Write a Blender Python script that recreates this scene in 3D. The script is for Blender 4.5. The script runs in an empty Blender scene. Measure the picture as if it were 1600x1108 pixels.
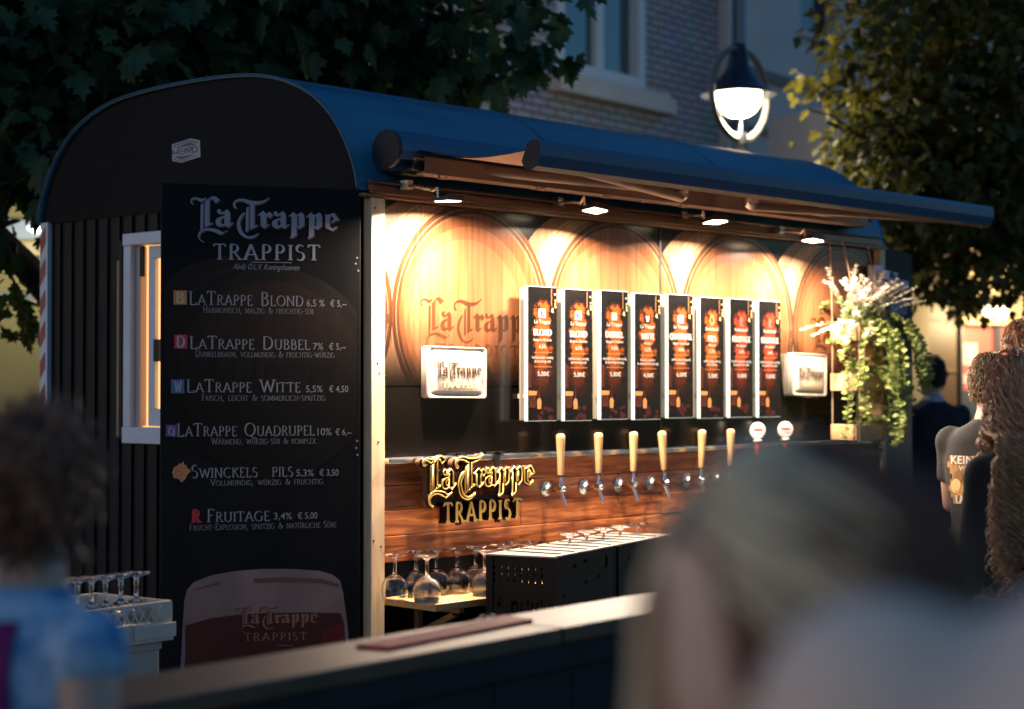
import bpy, bmesh, math, random
from mathutils import Vector, Matrix
from mathutils.bvhtree import BVHTree
R = math.radians
random.seed(7)
SC = bpy.context.scene
COL = SC.collection

# ---------------------------------------------------------------- camera, sky, exposure
FPX = 2880.0
A = R(42.9)
PITCH = R(1.035)
VH = Vector((math.cos(A), math.sin(A), 0)); RT = Vector((math.sin(A), -math.cos(A), 0)); UP = Vector((0, 0, 1))
VV = VH*math.cos(PITCH) + UP*math.sin(PITCH)
UU = -VH*math.sin(PITCH) + UP*math.cos(PITCH)
CAM = -7.45*VH + .6157*RT + Vector((0, 0, 1.6))
cd = bpy.data.cameras.new('camera'); cam = bpy.data.objects.new('camera', cd); COL.objects.link(cam)
cd.sensor_width = 36; cd.lens = FPX*36/1600; cd.clip_start = .05; cd.clip_end = 500
m = Matrix((RT, UU, -VV)).transposed().to_4x4(); m.translation = CAM
cam.matrix_world = m
cd.dof.use_dof = True; cd.dof.focus_distance = 7.0; cd.dof.aperture_fstop = 2.0
SC.camera = cam
W = bpy.data.worlds.new('World'); SC.world = W; W.use_nodes = True
nt = W.node_tree; bg = nt.nodes['Background']
sky = nt.nodes.new('ShaderNodeTexSky'); sky.sky_type = 'NISHITA'; sky.sun_disc = False
sky.sun_elevation = R(3); sky.sun_rotation = R(-61); sky.air_density = 1.0; sky.dust_density = .3; sky.ozone_density = 4.0
nt.links.new(sky.outputs[0], bg.inputs[0]); bg.inputs[1].default_value = .15
SC.view_settings.view_transform = 'Standard'; SC.view_settings.look = 'None'
SC.view_settings.exposure = 1.25; SC.view_settings.gamma = 1.0
SC.cycles.max_bounces = 8; SC.cycles.transmission_bounces = 8; SC.cycles.transparent_max_bounces = 8
SC.cycles.sample_clamp_indirect = 4
LED_W = 38.0

# ---------------------------------------------------------------- measuring planes
def ray(x, y): return VV + RT*((x-800)/FPX) + UU*((554-y)/FPX)
def at(x, y, d): return CAM + ray(x, y)*d
def onz(x, y, z):
    d = ray(x, y); return CAM + d*((z-CAM.z)/d.z)
class Plane:
    def __init__(s, p, ux):
        s.p = Vector(p); s.ux = Vector(ux).normalized(); s.n = Vector((s.ux.y, -s.ux.x, 0))
    def pt(s, x, y, off=0):
        d = ray(x, y); return CAM + d*(((s.p + s.n*off) - CAM).dot(s.n)/d.dot(s.n))
    def ab(s, x, y, off=0):
        q = s.pt(x, y, off); return (q-s.p).dot(s.ux), q.z
    def w(s, a, z, off=0):
        v = s.p + s.ux*a + s.n*off; return Vector((v.x, v.y, z))
def dirdeg(deg): return VH*math.cos(R(deg)) + RT*math.sin(R(deg))
LS = Plane((0, 0, 0), (1, 0, 0))            # long serving side
EF = Plane((0, 0, 0), (0, -1, 0))           # end wall
MP = Plane((0, -.01, 0), dirdeg(72.3))      # hinged menu panel

# ---------------------------------------------------------------- materials
def base(name):
    m = bpy.data.materials.new(name); m.use_nodes = True
    return m, m.node_tree, m.node_tree.nodes['Principled BSDF']
def lk(t, a, b): t.links.new(a, b)
def sock(b, n, v):
    if n in b.inputs: b.inputs[n].default_value = v
def c4(c): return (c[0], c[1], c[2], 1)
def mat(name, c, rough=.6, metal=0, c2=None, scale=8, stretch=(1, 1, 1), bump=0, spec=.5, detail=5, rvar=0):
    m, t, b = base(name)
    b.inputs['Base Color'].default_value = c4(c); b.inputs['Roughness'].default_value = rough
    b.inputs['Metallic'].default_value = metal; sock(b, 'Specular IOR Level', spec)
    if c2 or bump or rvar:
        tc = t.nodes.new('ShaderNodeTexCoord'); mp = t.nodes.new('ShaderNodeMapping')
        mp.inputs['Scale'].default_value = stretch
        nz = t.nodes.new('ShaderNodeTexNoise'); nz.inputs['Scale'].default_value = scale; nz.inputs['Detail'].default_value = detail
        lk(t, tc.outputs['Object'], mp.inputs[0]); lk(t, mp.outputs[0], nz.inputs[0])
        if c2:
            rp = t.nodes.new('ShaderNodeValToRGB'); rp.color_ramp.elements[0].position = .35; rp.color_ramp.elements[1].position = .66
            rp.color_ramp.elements[0].color = c4(c); rp.color_ramp.elements[1].color = c4(c2)
            lk(t, nz.outputs['Fac'], rp.inputs[0]); lk(t, rp.outputs[0], b.inputs['Base Color'])
        if bump:
            bp = t.nodes.new('ShaderNodeBump'); bp.inputs['Strength'].default_value = bump; bp.inputs['Distance'].default_value = .01
            lk(t, nz.outputs['Fac'], bp.inputs['Height']); lk(t, bp.outputs[0], b.inputs['Normal'])
        if rvar:
            mr = t.nodes.new('ShaderNodeMapRange'); mr.inputs[3].default_value = max(0, rough-rvar); mr.inputs[4].default_value = rough+rvar
            lk(t, nz.outputs['Fac'], mr.inputs[0]); lk(t, mr.outputs[0], b.inputs['Roughness'])
    return m
def wood(name, c, c2, axis=0, scale=6, rough=.5, sep=14, bump=.15):
    st = [sep]*3; st[axis] = 1.0
    return mat(name, c, rough, 0, c2, scale, st, bump, detail=8, rvar=.1)
def glow(name, c, s, basec=(.5, .5, .5)):
    m, t, b = base(name); b.inputs['Base Color'].default_value = c4(basec)
    b.inputs['Emission Color'].default_value = c4(c); b.inputs['Emission Strength'].default_value = s
    return m
def glassmat(name, tint=(1, 1, 1), rough=0.0, ior=1.45):
    m, t, b = base(name); b.inputs['Base Color'].default_value = c4(tint); b.inputs['Roughness'].default_value = rough
    sock(b, 'Transmission Weight', 1.0); b.inputs['IOR'].default_value = ior
    return m
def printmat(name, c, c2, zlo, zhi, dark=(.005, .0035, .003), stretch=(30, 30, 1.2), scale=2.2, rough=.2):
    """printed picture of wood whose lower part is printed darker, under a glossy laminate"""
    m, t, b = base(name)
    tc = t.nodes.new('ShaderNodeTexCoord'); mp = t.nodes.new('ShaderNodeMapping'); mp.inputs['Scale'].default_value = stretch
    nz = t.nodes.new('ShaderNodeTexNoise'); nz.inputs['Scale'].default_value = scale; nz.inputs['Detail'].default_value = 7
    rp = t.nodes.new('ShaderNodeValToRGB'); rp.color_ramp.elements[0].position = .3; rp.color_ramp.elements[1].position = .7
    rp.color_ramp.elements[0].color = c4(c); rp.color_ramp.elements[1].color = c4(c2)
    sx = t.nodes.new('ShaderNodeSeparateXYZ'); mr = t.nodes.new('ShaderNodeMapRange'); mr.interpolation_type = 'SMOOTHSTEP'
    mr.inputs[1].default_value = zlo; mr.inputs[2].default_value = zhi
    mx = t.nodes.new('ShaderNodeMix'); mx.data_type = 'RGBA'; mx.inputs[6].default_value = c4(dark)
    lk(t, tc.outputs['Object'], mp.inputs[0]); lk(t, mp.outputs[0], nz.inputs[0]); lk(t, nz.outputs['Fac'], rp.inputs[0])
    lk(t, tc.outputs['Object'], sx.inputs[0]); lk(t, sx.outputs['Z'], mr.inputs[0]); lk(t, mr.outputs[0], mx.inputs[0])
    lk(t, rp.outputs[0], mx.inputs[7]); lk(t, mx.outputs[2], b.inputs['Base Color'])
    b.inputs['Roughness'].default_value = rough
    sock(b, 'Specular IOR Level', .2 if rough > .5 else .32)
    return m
def leafmat(name, c, c2, trans=.35):
    m, t, b = base(name)
    tc = t.nodes.new('ShaderNodeTexCoord'); nz = t.nodes.new('ShaderNodeTexNoise'); nz.inputs['Scale'].default_value = 2.6; nz.inputs['Detail'].default_value = 6
    rp = t.nodes.new('ShaderNodeValToRGB'); rp.color_ramp.elements[0].position = .35; rp.color_ramp.elements[1].position = .68
    rp.color_ramp.elements[0].color = c4(c); rp.color_ramp.elements[1].color = c4(c2)
    tr = t.nodes.new('ShaderNodeBsdfTranslucent'); mx = t.nodes.new('ShaderNodeMixShader'); mx.inputs[0].default_value = trans
    lk(t, tc.outputs['Object'], nz.inputs[0]); lk(t, nz.outputs['Fac'], rp.inputs[0])
    lk(t, rp.outputs[0], b.inputs['Base Color']); lk(t, rp.outputs[0], tr.inputs[0]); b.inputs['Roughness'].default_value = .55
    lk(t, b.outputs[0], mx.inputs[1]); lk(t, tr.outputs[0], mx.inputs[2]); lk(t, mx.outputs[0], t.nodes['Material Output'].inputs[0])
    return m
def brickmat(name, c1, c2, mortar, ux, scale=1.0, bw=.24, bh=.075, rough=.85, emit=0):
    m, t, b = base(name)
    tc = t.nodes.new('ShaderNodeTexCoord'); sx = t.nodes.new('ShaderNodeSeparateXYZ'); cb = t.nodes.new('ShaderNodeCombineXYZ')
    dt = t.nodes.new('ShaderNodeVectorMath'); dt.operation = 'DOT_PRODUCT'; dt.inputs[1].default_value = ux
    br = t.nodes.new('ShaderNodeTexBrick'); br.inputs['Scale'].default_value = scale; br.inputs['Mortar Size'].default_value = .012
    br.inputs['Brick Width'].default_value = bw; br.inputs['Row Height'].default_value = bh
    br.inputs['Color1'].default_value = c4(c1); br.inputs['Color2'].default_value = c4(c2); br.inputs['Mortar'].default_value = c4(mortar)
    lk(t, tc.outputs['Object'], sx.inputs[0]); lk(t, tc.outputs['Object'], dt.inputs[0])
    lk(t, dt.outputs['Value'], cb.inputs[0]); lk(t, sx.outputs['Z'], cb.inputs[1]); lk(t, cb.outputs[0], br.inputs[0])
    nz = t.nodes.new('ShaderNodeTexNoise'); nz.inputs['Scale'].default_value = 3 if not emit else 60; nz.inputs['Detail'].default_value = 6
    mx = t.nodes.new('ShaderNodeMix'); mx.data_type = 'RGBA'; mx.blend_type = 'MULTIPLY'; mx.inputs[0].default_value = .6
    lk(t, tc.outputs['Object'], nz.inputs[0]); lk(t, br.outputs[0], mx.inputs[6]); lk(t, nz.outputs['Color'], mx.inputs[7])
    lk(t, mx.outputs[2], b.inputs['Base Color']); b.inputs['Roughness'].default_value = rough
    bp = t.nodes.new('ShaderNodeBump'); bp.inputs['Strength'].default_value = .5; bp.inputs['Distance'].default_value = .008; bp.invert = True
    lk(t, br.outputs['Fac'], bp.inputs['Height']); lk(t, bp.outputs[0], b.inputs['Normal'])
    if emit:
        lk(t, mx.outputs[2], b.inputs['Emission Color']); b.inputs['Emission Strength'].default_value = emit
    return m

K = {}
K['roof'] = mat('roof_blue_coating', (.010, .100, .165), .48, 0, (.020, .150, .230), 2.2, (.6, 3, 3), .05, rvar=.16, detail=10)
K['black'] = mat('black_coating', (.0045, .0045, .0065), .6, 0, (.0065, .0065, .009), 5, bump=.05, spec=.1)
K['ribs'] = mat('dark_ribbed_metal', (.006, .0065, .010), .5, 0, (.009, .010, .014), 4, rvar=.1, spec=.16)
K['postwood'] = wood('pine_post_wood', (.62, .42, .24), (.72, .52, .32), 2, 5, .6, 12)
K['plank'] = wood('red_brown_plank_wood', (.17, .036, .009), (.46, .140, .036), 0, 5, .34, 9, .25)
K['shelfwood'] = wood('light_shelf_wood', (.50, .27, .10), (.62, .37, .16), 0, 5, .45, 14)
K['barwood'] = wood('bar_top_wood', (.060, .025, .011), (.105, .048, .022), 0, 3, .5, 14)
K['handlewood'] = wood('beech_handle_wood', (.45, .26, .11), (.56, .35, .17), 2, 12, .4, 10, .05)
K['steel'] = mat('brushed_steel', (.55, .54, .52), .28, 1, (.7, .69, .67), 4, (1, 30, 30), rvar=.1)
K['chrome'] = mat('chrome', (.8, .79, .77), .1, 1)
K['dark'] = mat('dark_metal', (.02, .02, .022), .4, .5, rvar=.1, scale=20)
K['rubber'] = mat('black_rubber', (.012, .012, .013), .7)
K['plastic'] = mat('black_plastic', (.004, .004, .005), .35, 0, rvar=.1, scale=20, spec=.2)
K['white'] = mat('white_frame_coating', (.62, .63, .68), .45, 0, (.70, .71, .75), 6)
K['glass'] = glassmat('clear_drinking_glass')
K['windowglass'] = mat('window_glass', (.02, .03, .04), .05, 0, spec=.8)
K['leaf'] = leafmat('maple_leaf', (.022, .048, .020), (.060, .115, .042), .3)
K['leaf2'] = leafmat('far_tree_leaf', (.045, .055, .012), (.15, .135, .024), .45)
K['bark'] = mat('bark', (.035, .027, .02), .9, 0, (.07, .055, .042), 14, (1, 1, .3), .8)
K['cream'] = mat('menu_lettering_cream', (.33, .305, .345), .5)
K['gold'] = mat('gold_edge_paint', (.90, .58, .16), .25, .6)
K['dim'] = mat('dim_lettering', (.26, .24, .265), .5)

# ---------------------------------------------------------------- mesh builder
WORLD = {}
class MB:
    def __init__(s): s.v = []; s.f = []; s.m = []
    def add(s, vs, fs, m=0):
        o = len(s.v); s.v += [Vector(v) for v in vs]
        for f in fs: s.f.append([i+o for i in f]); s.m.append(m)
    def poly(s, pts, m=0): s.add(pts, [list(range(len(pts)))], m)
    def hexa(s, c, m=0): s.add(c, [(0, 3, 2, 1), (4, 5, 6, 7), (0, 1, 5, 4), (1, 2, 6, 5), (2, 3, 7, 6), (3, 0, 4, 7)], m)
    def box(s, x0, x1, y0, y1, z0, z1, m=0):
        s.hexa([(x0, y0, z0), (x1, y0, z0), (x1, y1, z0), (x0, y1, z0), (x0, y0, z1), (x1, y0, z1), (x1, y1, z1), (x0, y1, z1)], m)
    def pbox(s, P, a0, a1, z0, z1, o0, o1, m=0):   # box on a measuring plane; o1 is the side nearer the viewer
        s.hexa([P.w(a0, z0, o1), P.w(a1, z0, o1), P.w(a1, z0, o0), P.w(a0, z0, o0), P.w(a0, z1, o1), P.w(a1, z1, o1), P.w(a1, z1, o0), P.w(a0, z1, o0)], m)
    def tube(s, pts, rad, n=8, m=0, cap=True, flat=1.0):
        pts = [Vector(p) for p in pts]; k = len(pts)
        if not hasattr(rad, '__len__'): rad = [rad]*k
        o = len(s.v); ref = None
        for i, p in enumerate(pts):
            t = (pts[min(i+1, k-1)] - pts[max(i-1, 0)])
            t = t.normalized() if t.length > 1e-9 else Vector((0, 0, 1))
            if ref is None:
                ref = Vector((0, 0, 1)) if abs(t.z) < .9 else Vector((1, 0, 0))
                ref = (ref - t*ref.dot(t)).normalized()
            else:
                q = ref - t*ref.dot(t); ref = q.normalized() if q.length > 1e-6 else t.orthogonal().normalized()
            b = t.cross(ref)
            for j in range(n):
                a = 2*math.pi*j/n; s.v.append(p + (ref*math.cos(a) + b*math.sin(a)*flat)*rad[i])
        for i in range(k-1):
            for j in range(n):
                s.f.append([o+i*n+j, o+i*n+(j+1) % n, o+(i+1)*n+(j+1) % n, o+(i+1)*n+j]); s.m.append(m)
        if cap:
            s.f.append([o+j for j in range(n)][::-1]); s.m.append(m); s.f.append([o+(k-1)*n+j for j in range(n)]); s.m.append(m)
    def loft(s, rings, n=24, m=0):                 # rings: (centre, half x vector, half y vector)
        o = len(s.v)
        for c, ax, ay in rings:
            for j in range(n):
                a = 2*math.pi*j/n; s.v.append(Vector(c) + Vector(ax)*math.cos(a) + Vector(ay)*math.sin(a))
        k = len(rings)
        for i in range(k-1):
            for j in range(n):
                s.f.append([o+i*n+j, o+i*n+(j+1) % n, o+(i+1)*n+(j+1) % n, o+(i+1)*n+j]); s.m.append(m)
        s.f.append([o+j for j in range(n)][::-1]); s.m.append(m); s.f.append([o+(k-1)*n+j for j in range(n)]); s.m.append(m)
    def lathe(s, prof, c=(0, 0, 0), n=24, m=0):
        o = len(s.v); k = len(prof)
        for r, z in prof:
            for j in range(n):
                a = 2*math.pi*j/n; s.v.append(Vector((c[0]+r*math.cos(a), c[1]+r*math.sin(a), c[2]+z)))
        for i in range(k-1):
            for j in range(n):
                s.f.append([o+i*n+j, o+i*n+(j+1) % n, o+(i+1)*n+(j+1) % n, o+(i+1)*n+j]); s.m.append(m)
    def ball(s, c, r, n=14, m=0, f=None):
        if not hasattr(r, '__len__'): r = (r, r, r)
        c = Vector(c); k = n//2+2; o = len(s.v)
        for i in range(k):
            th = math.pi*i/(k-1)
            for j in range(n):
                a = 2*math.pi*j/n
                s.v.append(c + Vector((r[0]*math.sin(th)*math.cos(a), r[1]*math.sin(th)*math.sin(a), r[2]*math.cos(th))))
        for i in range(k-1):
            for j in range(n):
                s.f.append([o+i*n+j, o+(i+1)*n+j, o+(i+1)*n+(j+1) % n, o+i*n+(j+1) % n]); s.m.append(m)
    def build(s, name, mats, parent=None, loc=None, smooth=False, bevel=0, autosmooth=None):
        if not isinstance(mats, (list, tuple)): mats = [mats]
        off = Vector(loc) if loc is not None else (WORLD[parent.name] if parent is not None else Vector((0, 0, 0)))
        me = bpy.data.meshes.new(name); me.from_pydata([tuple(v-off) for v in s.v], [], s.f)
        for mm in mats: me.materials.append(mm)
        if len(mats) > 1: me.polygons.foreach_set('material_index', s.m)
        if smooth: me.polygons.foreach_set('use_smooth', [True]*len(me.polygons))
        me.update()
        o = bpy.data.objects.new(name, me); COL.objects.link(o)
        if parent is not None: o.parent = parent
        else: o.location = off
        WORLD[o.name] = off
        if bevel:
            b = o.modifiers.new('bevel', 'BEVEL'); b.width = bevel; b.segments = 2; b.limit_method = 'ANGLE'; b.angle_limit = R(40)
        if smooth and autosmooth:
            try: me.set_sharp_from_angle(angle=R(autosmooth))
            except Exception: pass
        return o
def tag(o, label=None, cat=None, group=None, kind=None):
    if label: o['label'] = label
    if cat: o['category'] = cat
    if group: o['group'] = group
    if kind: o['kind'] = kind
    return o
def thing(name, label, cat, loc=(0, 0, 0), group=None):
    o = bpy.data.objects.new(name, None); COL.objects.link(o); o.location = loc; o.empty_display_size = .1
    WORLD[o.name] = Vector(loc)
    return tag(o, label, cat, group)
def dup(root, loc, label, group=None):
    r = root.copy(); COL.objects.link(r); r.location = loc; r['label'] = label
    if group: r['group'] = group
    for ch in list(root.children):
        c = ch.copy(); COL.objects.link(c); c.parent = r
        for g in list(ch.children):
            d = g.copy(); COL.objects.link(d); d.parent = c
    return r

# ---------------------------------------------------------------- lettering
FC = {}
def bf(text, off=0.0, shear=0.0):
    """sans lettering from Blender's own font -> list of polygons, cap height 1"""
    k = (text, off, shear)
    if k not in FC:
        c = bpy.data.curves.new('t', 'FONT'); c.body = text; c.offset = off; c.shear = shear; c.resolution_u = 3
        o = bpy.data.objects.new('t', c); me = o.to_mesh()
        FC[k] = [[(me.vertices[i].co.x/.73, me.vertices[i].co.y/.73) for i in p.vertices] for p in me.polygons]
        o.to_mesh_clear(); bpy.data.objects.remove(o); bpy.data.curves.remove(c)
    return FC[k], 0
def arc(cx, cy, rx, ry, a0, a1, n=9):
    return [(cx+rx*math.cos(R(a0+(a1-a0)*i/(n-1))), cy+ry*math.sin(R(a0+(a1-a0)*i/(n-1)))) for i in range(n)]
G = {
 'A': (.74, [[(.04, 0), (.37, 1)], [(.36, 1), (.70, 0)], [(.15, .34), (.58, .34)]], [(.04, 0), (.70, 0)]),
 'B': (.60, [[(.12, 0), (.12, 1)], [(.1, 1), (.27, 1)]+arc(.27, .77, .19, .23, 80, -90)+[(.12, .54)], [(.12, .54), (.28, .54)]+arc(.28, .27, .25, .27, 80, -90)+[(.1, 0)]], []),
 'C': (.74, [arc(.42, .5, .37, .5, 48, 312, 17)], []),
 'D': (.76, [[(.12, 0), (.12, 1)], [(.1, 1), (.3, 1)]+arc(.3, .5, .4, .5, 85, -85, 13)+[(.1, 0)]], []),
 'E': (.54, [[(.12, 0), (.12, 1)], [(.1, 1), (.46, 1), (.47, .88)], [(.12, .53), (.4, .53)], [(.1, 0), (.48, 0), (.5, .14)]], []),
 'F': (.50, [[(.12, 0), (.12, 1)], [(.1, 1), (.45, 1), (.46, .88)], [(.12, .52), (.38, .52)]], [(.12, 0)]),
 'G': (.78, [arc(.42, .5, .37, .5, 48, 325, 17), [(.68, .42), (.68, .1)]], [(.68, .42)]),
 'H': (.78, [[(.12, 0), (.12, 1)], [(.66, 0), (.66, 1)], [(.12, .53), (.66, .53)]], [(.12, 0), (.12, 1), (.66, 0), (.66, 1)]),
 'I': (.24, [[(.12, 0), (.12, 1)]], [(.12, 0), (.12, 1)]),
 'J': (.30, [[(.16, 1), (.16, .05), (.02, -.18)]], [(.16, 1)]),
 'K': (.66, [[(.12, 0), (.12, 1)], [(.14, .5), (.56, 1)], [(.26, .62), (.64, 0)]], [(.12, 0), (.12, 1), (.56, 1), (.62, 0)]),
 'L': (.54, [[(.12, 0), (.12, 1)], [(.1, 0), (.48, 0), (.51, .16)]], [(.12, 1)]),
 'M': (.90, [[(.08, 0), (.14, 1)], [(.14, 1), (.45, .08)], [(.45, .08), (.76, 1)], [(.76, 1), (.82, 0)]], [(.08, 0), (.82, 0)]),
 'N': (.80, [[(.12, 0), (.12, 1)], [(.12, 1), (.68, 0)], [(.68, 0), (.68, 1)]], [(.12, 0), (.12, 1), (.68, 1)]),
 'O': (.84, [arc(.42, .5, .38, .5, 90, 450, 21)], []),
 'P': (.56, [[(.12, 0), (.12, 1)], [(.1, 1), (.26, 1)]+arc(.26, .74, .22, .26, 80, -90)+[(.12, .48)]], [(.12, 0)]),
 'Q': (.86, [arc(.42, .5, .38, .5, 90, 450, 21), [(.42, .02), (.66, -.14), (.92, -.2)]], []),
 'R': (.64, [[(.12, 0), (.12, 1)], [(.1, 1), (.26, 1)]+arc(.26, .75, .21, .25, 80, -90)+[(.12, .5)], [(.28, .5), (.62, 0)]], [(.12, 0), (.6, 0)]),
 'S': (.50, [arc(.25, .75, .19, .25, 40, 250, 10)[:-1]+arc(.24, .26, .2, .27, 75, -140, 11)], []),
 'T': (.64, [[(.32, 0), (.32, 1)], [(.02, .86), (.04, 1), (.60, 1), (.62, .86)]], [(.32, 0)]),
 'U': (.76, [[(.12, 1), (.12, .3)]+arc(.38, .3, .26, .3, 180, 360, 9)+[(.64, 1)]], [(.12, 1), (.64, 1)]),
 'V': (.72, [[(.04, 1), (.37, 0)], [(.36, 0), (.68, 1)]], [(.04, 1), (.68, 1)]),
 'W': (1.04, [[(.04, 1), (.30, 0)], [(.30, 0), (.52, .9)], [(.52, .9), (.76, 0)], [(.76, 0), (1.0, 1)]], [(.04, 1), (1.0, 1)]),
 'X': (.68, [[(.06, 1), (.62, 0)], [(.06, 0), (.6, 1)]], [(.06, 1), (.62, 0), (.06, 0), (.6, 1)]),
 'Y': (.66, [[(.04, 1), (.33, .48)], [(.33, .48), (.62, 1)], [(.33, 0), (.33, .48)]], [(.04, 1), (.62, 1), (.33, 0)]),
 'Z': (.64, [[(.06, .86), (.08, 1), (.56, 1)], [(.58, 1), (.06, 0)], [(.06, 0), (.56, 0), (.6, .14)]], []),
 '&': (.80, [[(.76, .42), (.5, .1), (.3, 0), (.1, .12), (.12, .34), (.34, .55), (.44, .76), (.34, .97), (.22, .8), (.3, .6), (.72, 0)]], [(.76, .44)]),
 '-': (.36, [[(.06, .38), (.3, .38)]], []), ',': (.24, [[(.12, .06), (.06, -.16)]], []), '.': (.24, [[(.12, .0), (.12, .1)]], []),
 ' ': (.42, [], [])}
G['ß'] = (.52, [[(.12, 0), (.12, .8)]+arc(.26, .8, .14, .2, 170, 10, 6)+[(.3, .55)]+arc(.24, .27, .22, .27, 70, -120, 8)], [])
for a_, b_ in (('Ä', 'A'), ('Ö', 'O'), ('Ü', 'U')):
    w_, s_, f_ = G[b_]; G[a_] = (w_, s_+[[(w_/2-.14, 1.12), (w_/2-.14, 1.24)], [(w_/2+.14, 1.12), (w_/2+.14, 1.24)]], f_)
def ribbon(pts, tk, tn, nib=22):
    out = []; k = len(pts); L = []; Rr = []
    for i, p in enumerate(pts):
        a = pts[max(i-1, 0)]; b = pts[min(i+1, k-1)]
        dx, dy = b[0]-a[0], b[1]-a[1]; d = math.hypot(dx, dy) or 1
        w = tn+(tk-tn)*abs(math.sin(math.atan2(dy, dx)+R(nib)))**1.3
        L.append((p[0]-dy/d*w/2, p[1]+dx/d*w/2)); Rr.append((p[0]+dy/d*w/2, p[1]-dx/d*w/2))
    for i in range(k-1): out.append([L[i], Rr[i], Rr[i+1], L[i+1]])
    return out
def serif(text, tk=.15, tn=.055, sp=.10, sc=.78, nib=22, sw=.10):
    """Roman capitals with serifs; lower case letters become small capitals"""
    polys = []; x = 0; lay = []
    for ch in text:
        u = ch.upper() if ch != 'ß' else 'ß'; s = sc if (ch.islower() or ch in 'ß') else 1.0
        w, st, sf = G.get(u, G[' ']); q = 0
        for pts in st:
            r = ribbon(pts, tk, tn, nib)
            for p in r: polys.append([(x+a*s, b*s) for a, b in p]); lay.append(q)
            q += 1
        for (a, b) in sf:
            bb = b-tn*.0 if b < .5 else b-tn
            polys.append([(x+(a-sw-tk*.3)*s, bb*s), (x+(a+sw+tk*.3)*s, bb*s), (x+(a+sw+tk*.3)*s, (bb+tn)*s), (x+(a-sw-tk*.3)*s, (bb+tn)*s)]); lay.append(q); q += 1
        x += (w+sp)*s
    return polys, lay
def place(mb, tp, P, a0, a1, zb, h, m=0, off=.001, tilt=0, fitw=True):
    polys, lay = tp
    xs = [p[0] for q in polys for p in q]; x0, x1 = min(xs), max(xs)
    sx = (a1-a0)/(x1-x0) if fitw else h
    if not fitw: x0 = (x0+x1)/2; a0 = (a0+a1)/2
    for i, q in enumerate(polys):
        o = off+(lay[i] if lay else 0)*4e-5
        mb.poly([P.w(a0+(x-x0)*sx, zb+y*h+tilt*(x-x0)*sx, o) for x, y in q], m)
def txt(mb, tp, P, px0, px1, py, cap, m=0, off=.001, py1=None):
    """lettering fitted between two measured points of its baseline"""
    a0, z0 = P.ab(px0, py, off); a1, z1 = P.ab(px1, py if py1 is None else py1, off)
    _, zt = P.ab(px0, py-cap, off)
    place(mb, tp, P, a0, a1, z0, zt-z0, m, off, (z1-z0)/(a1-a0))
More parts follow.
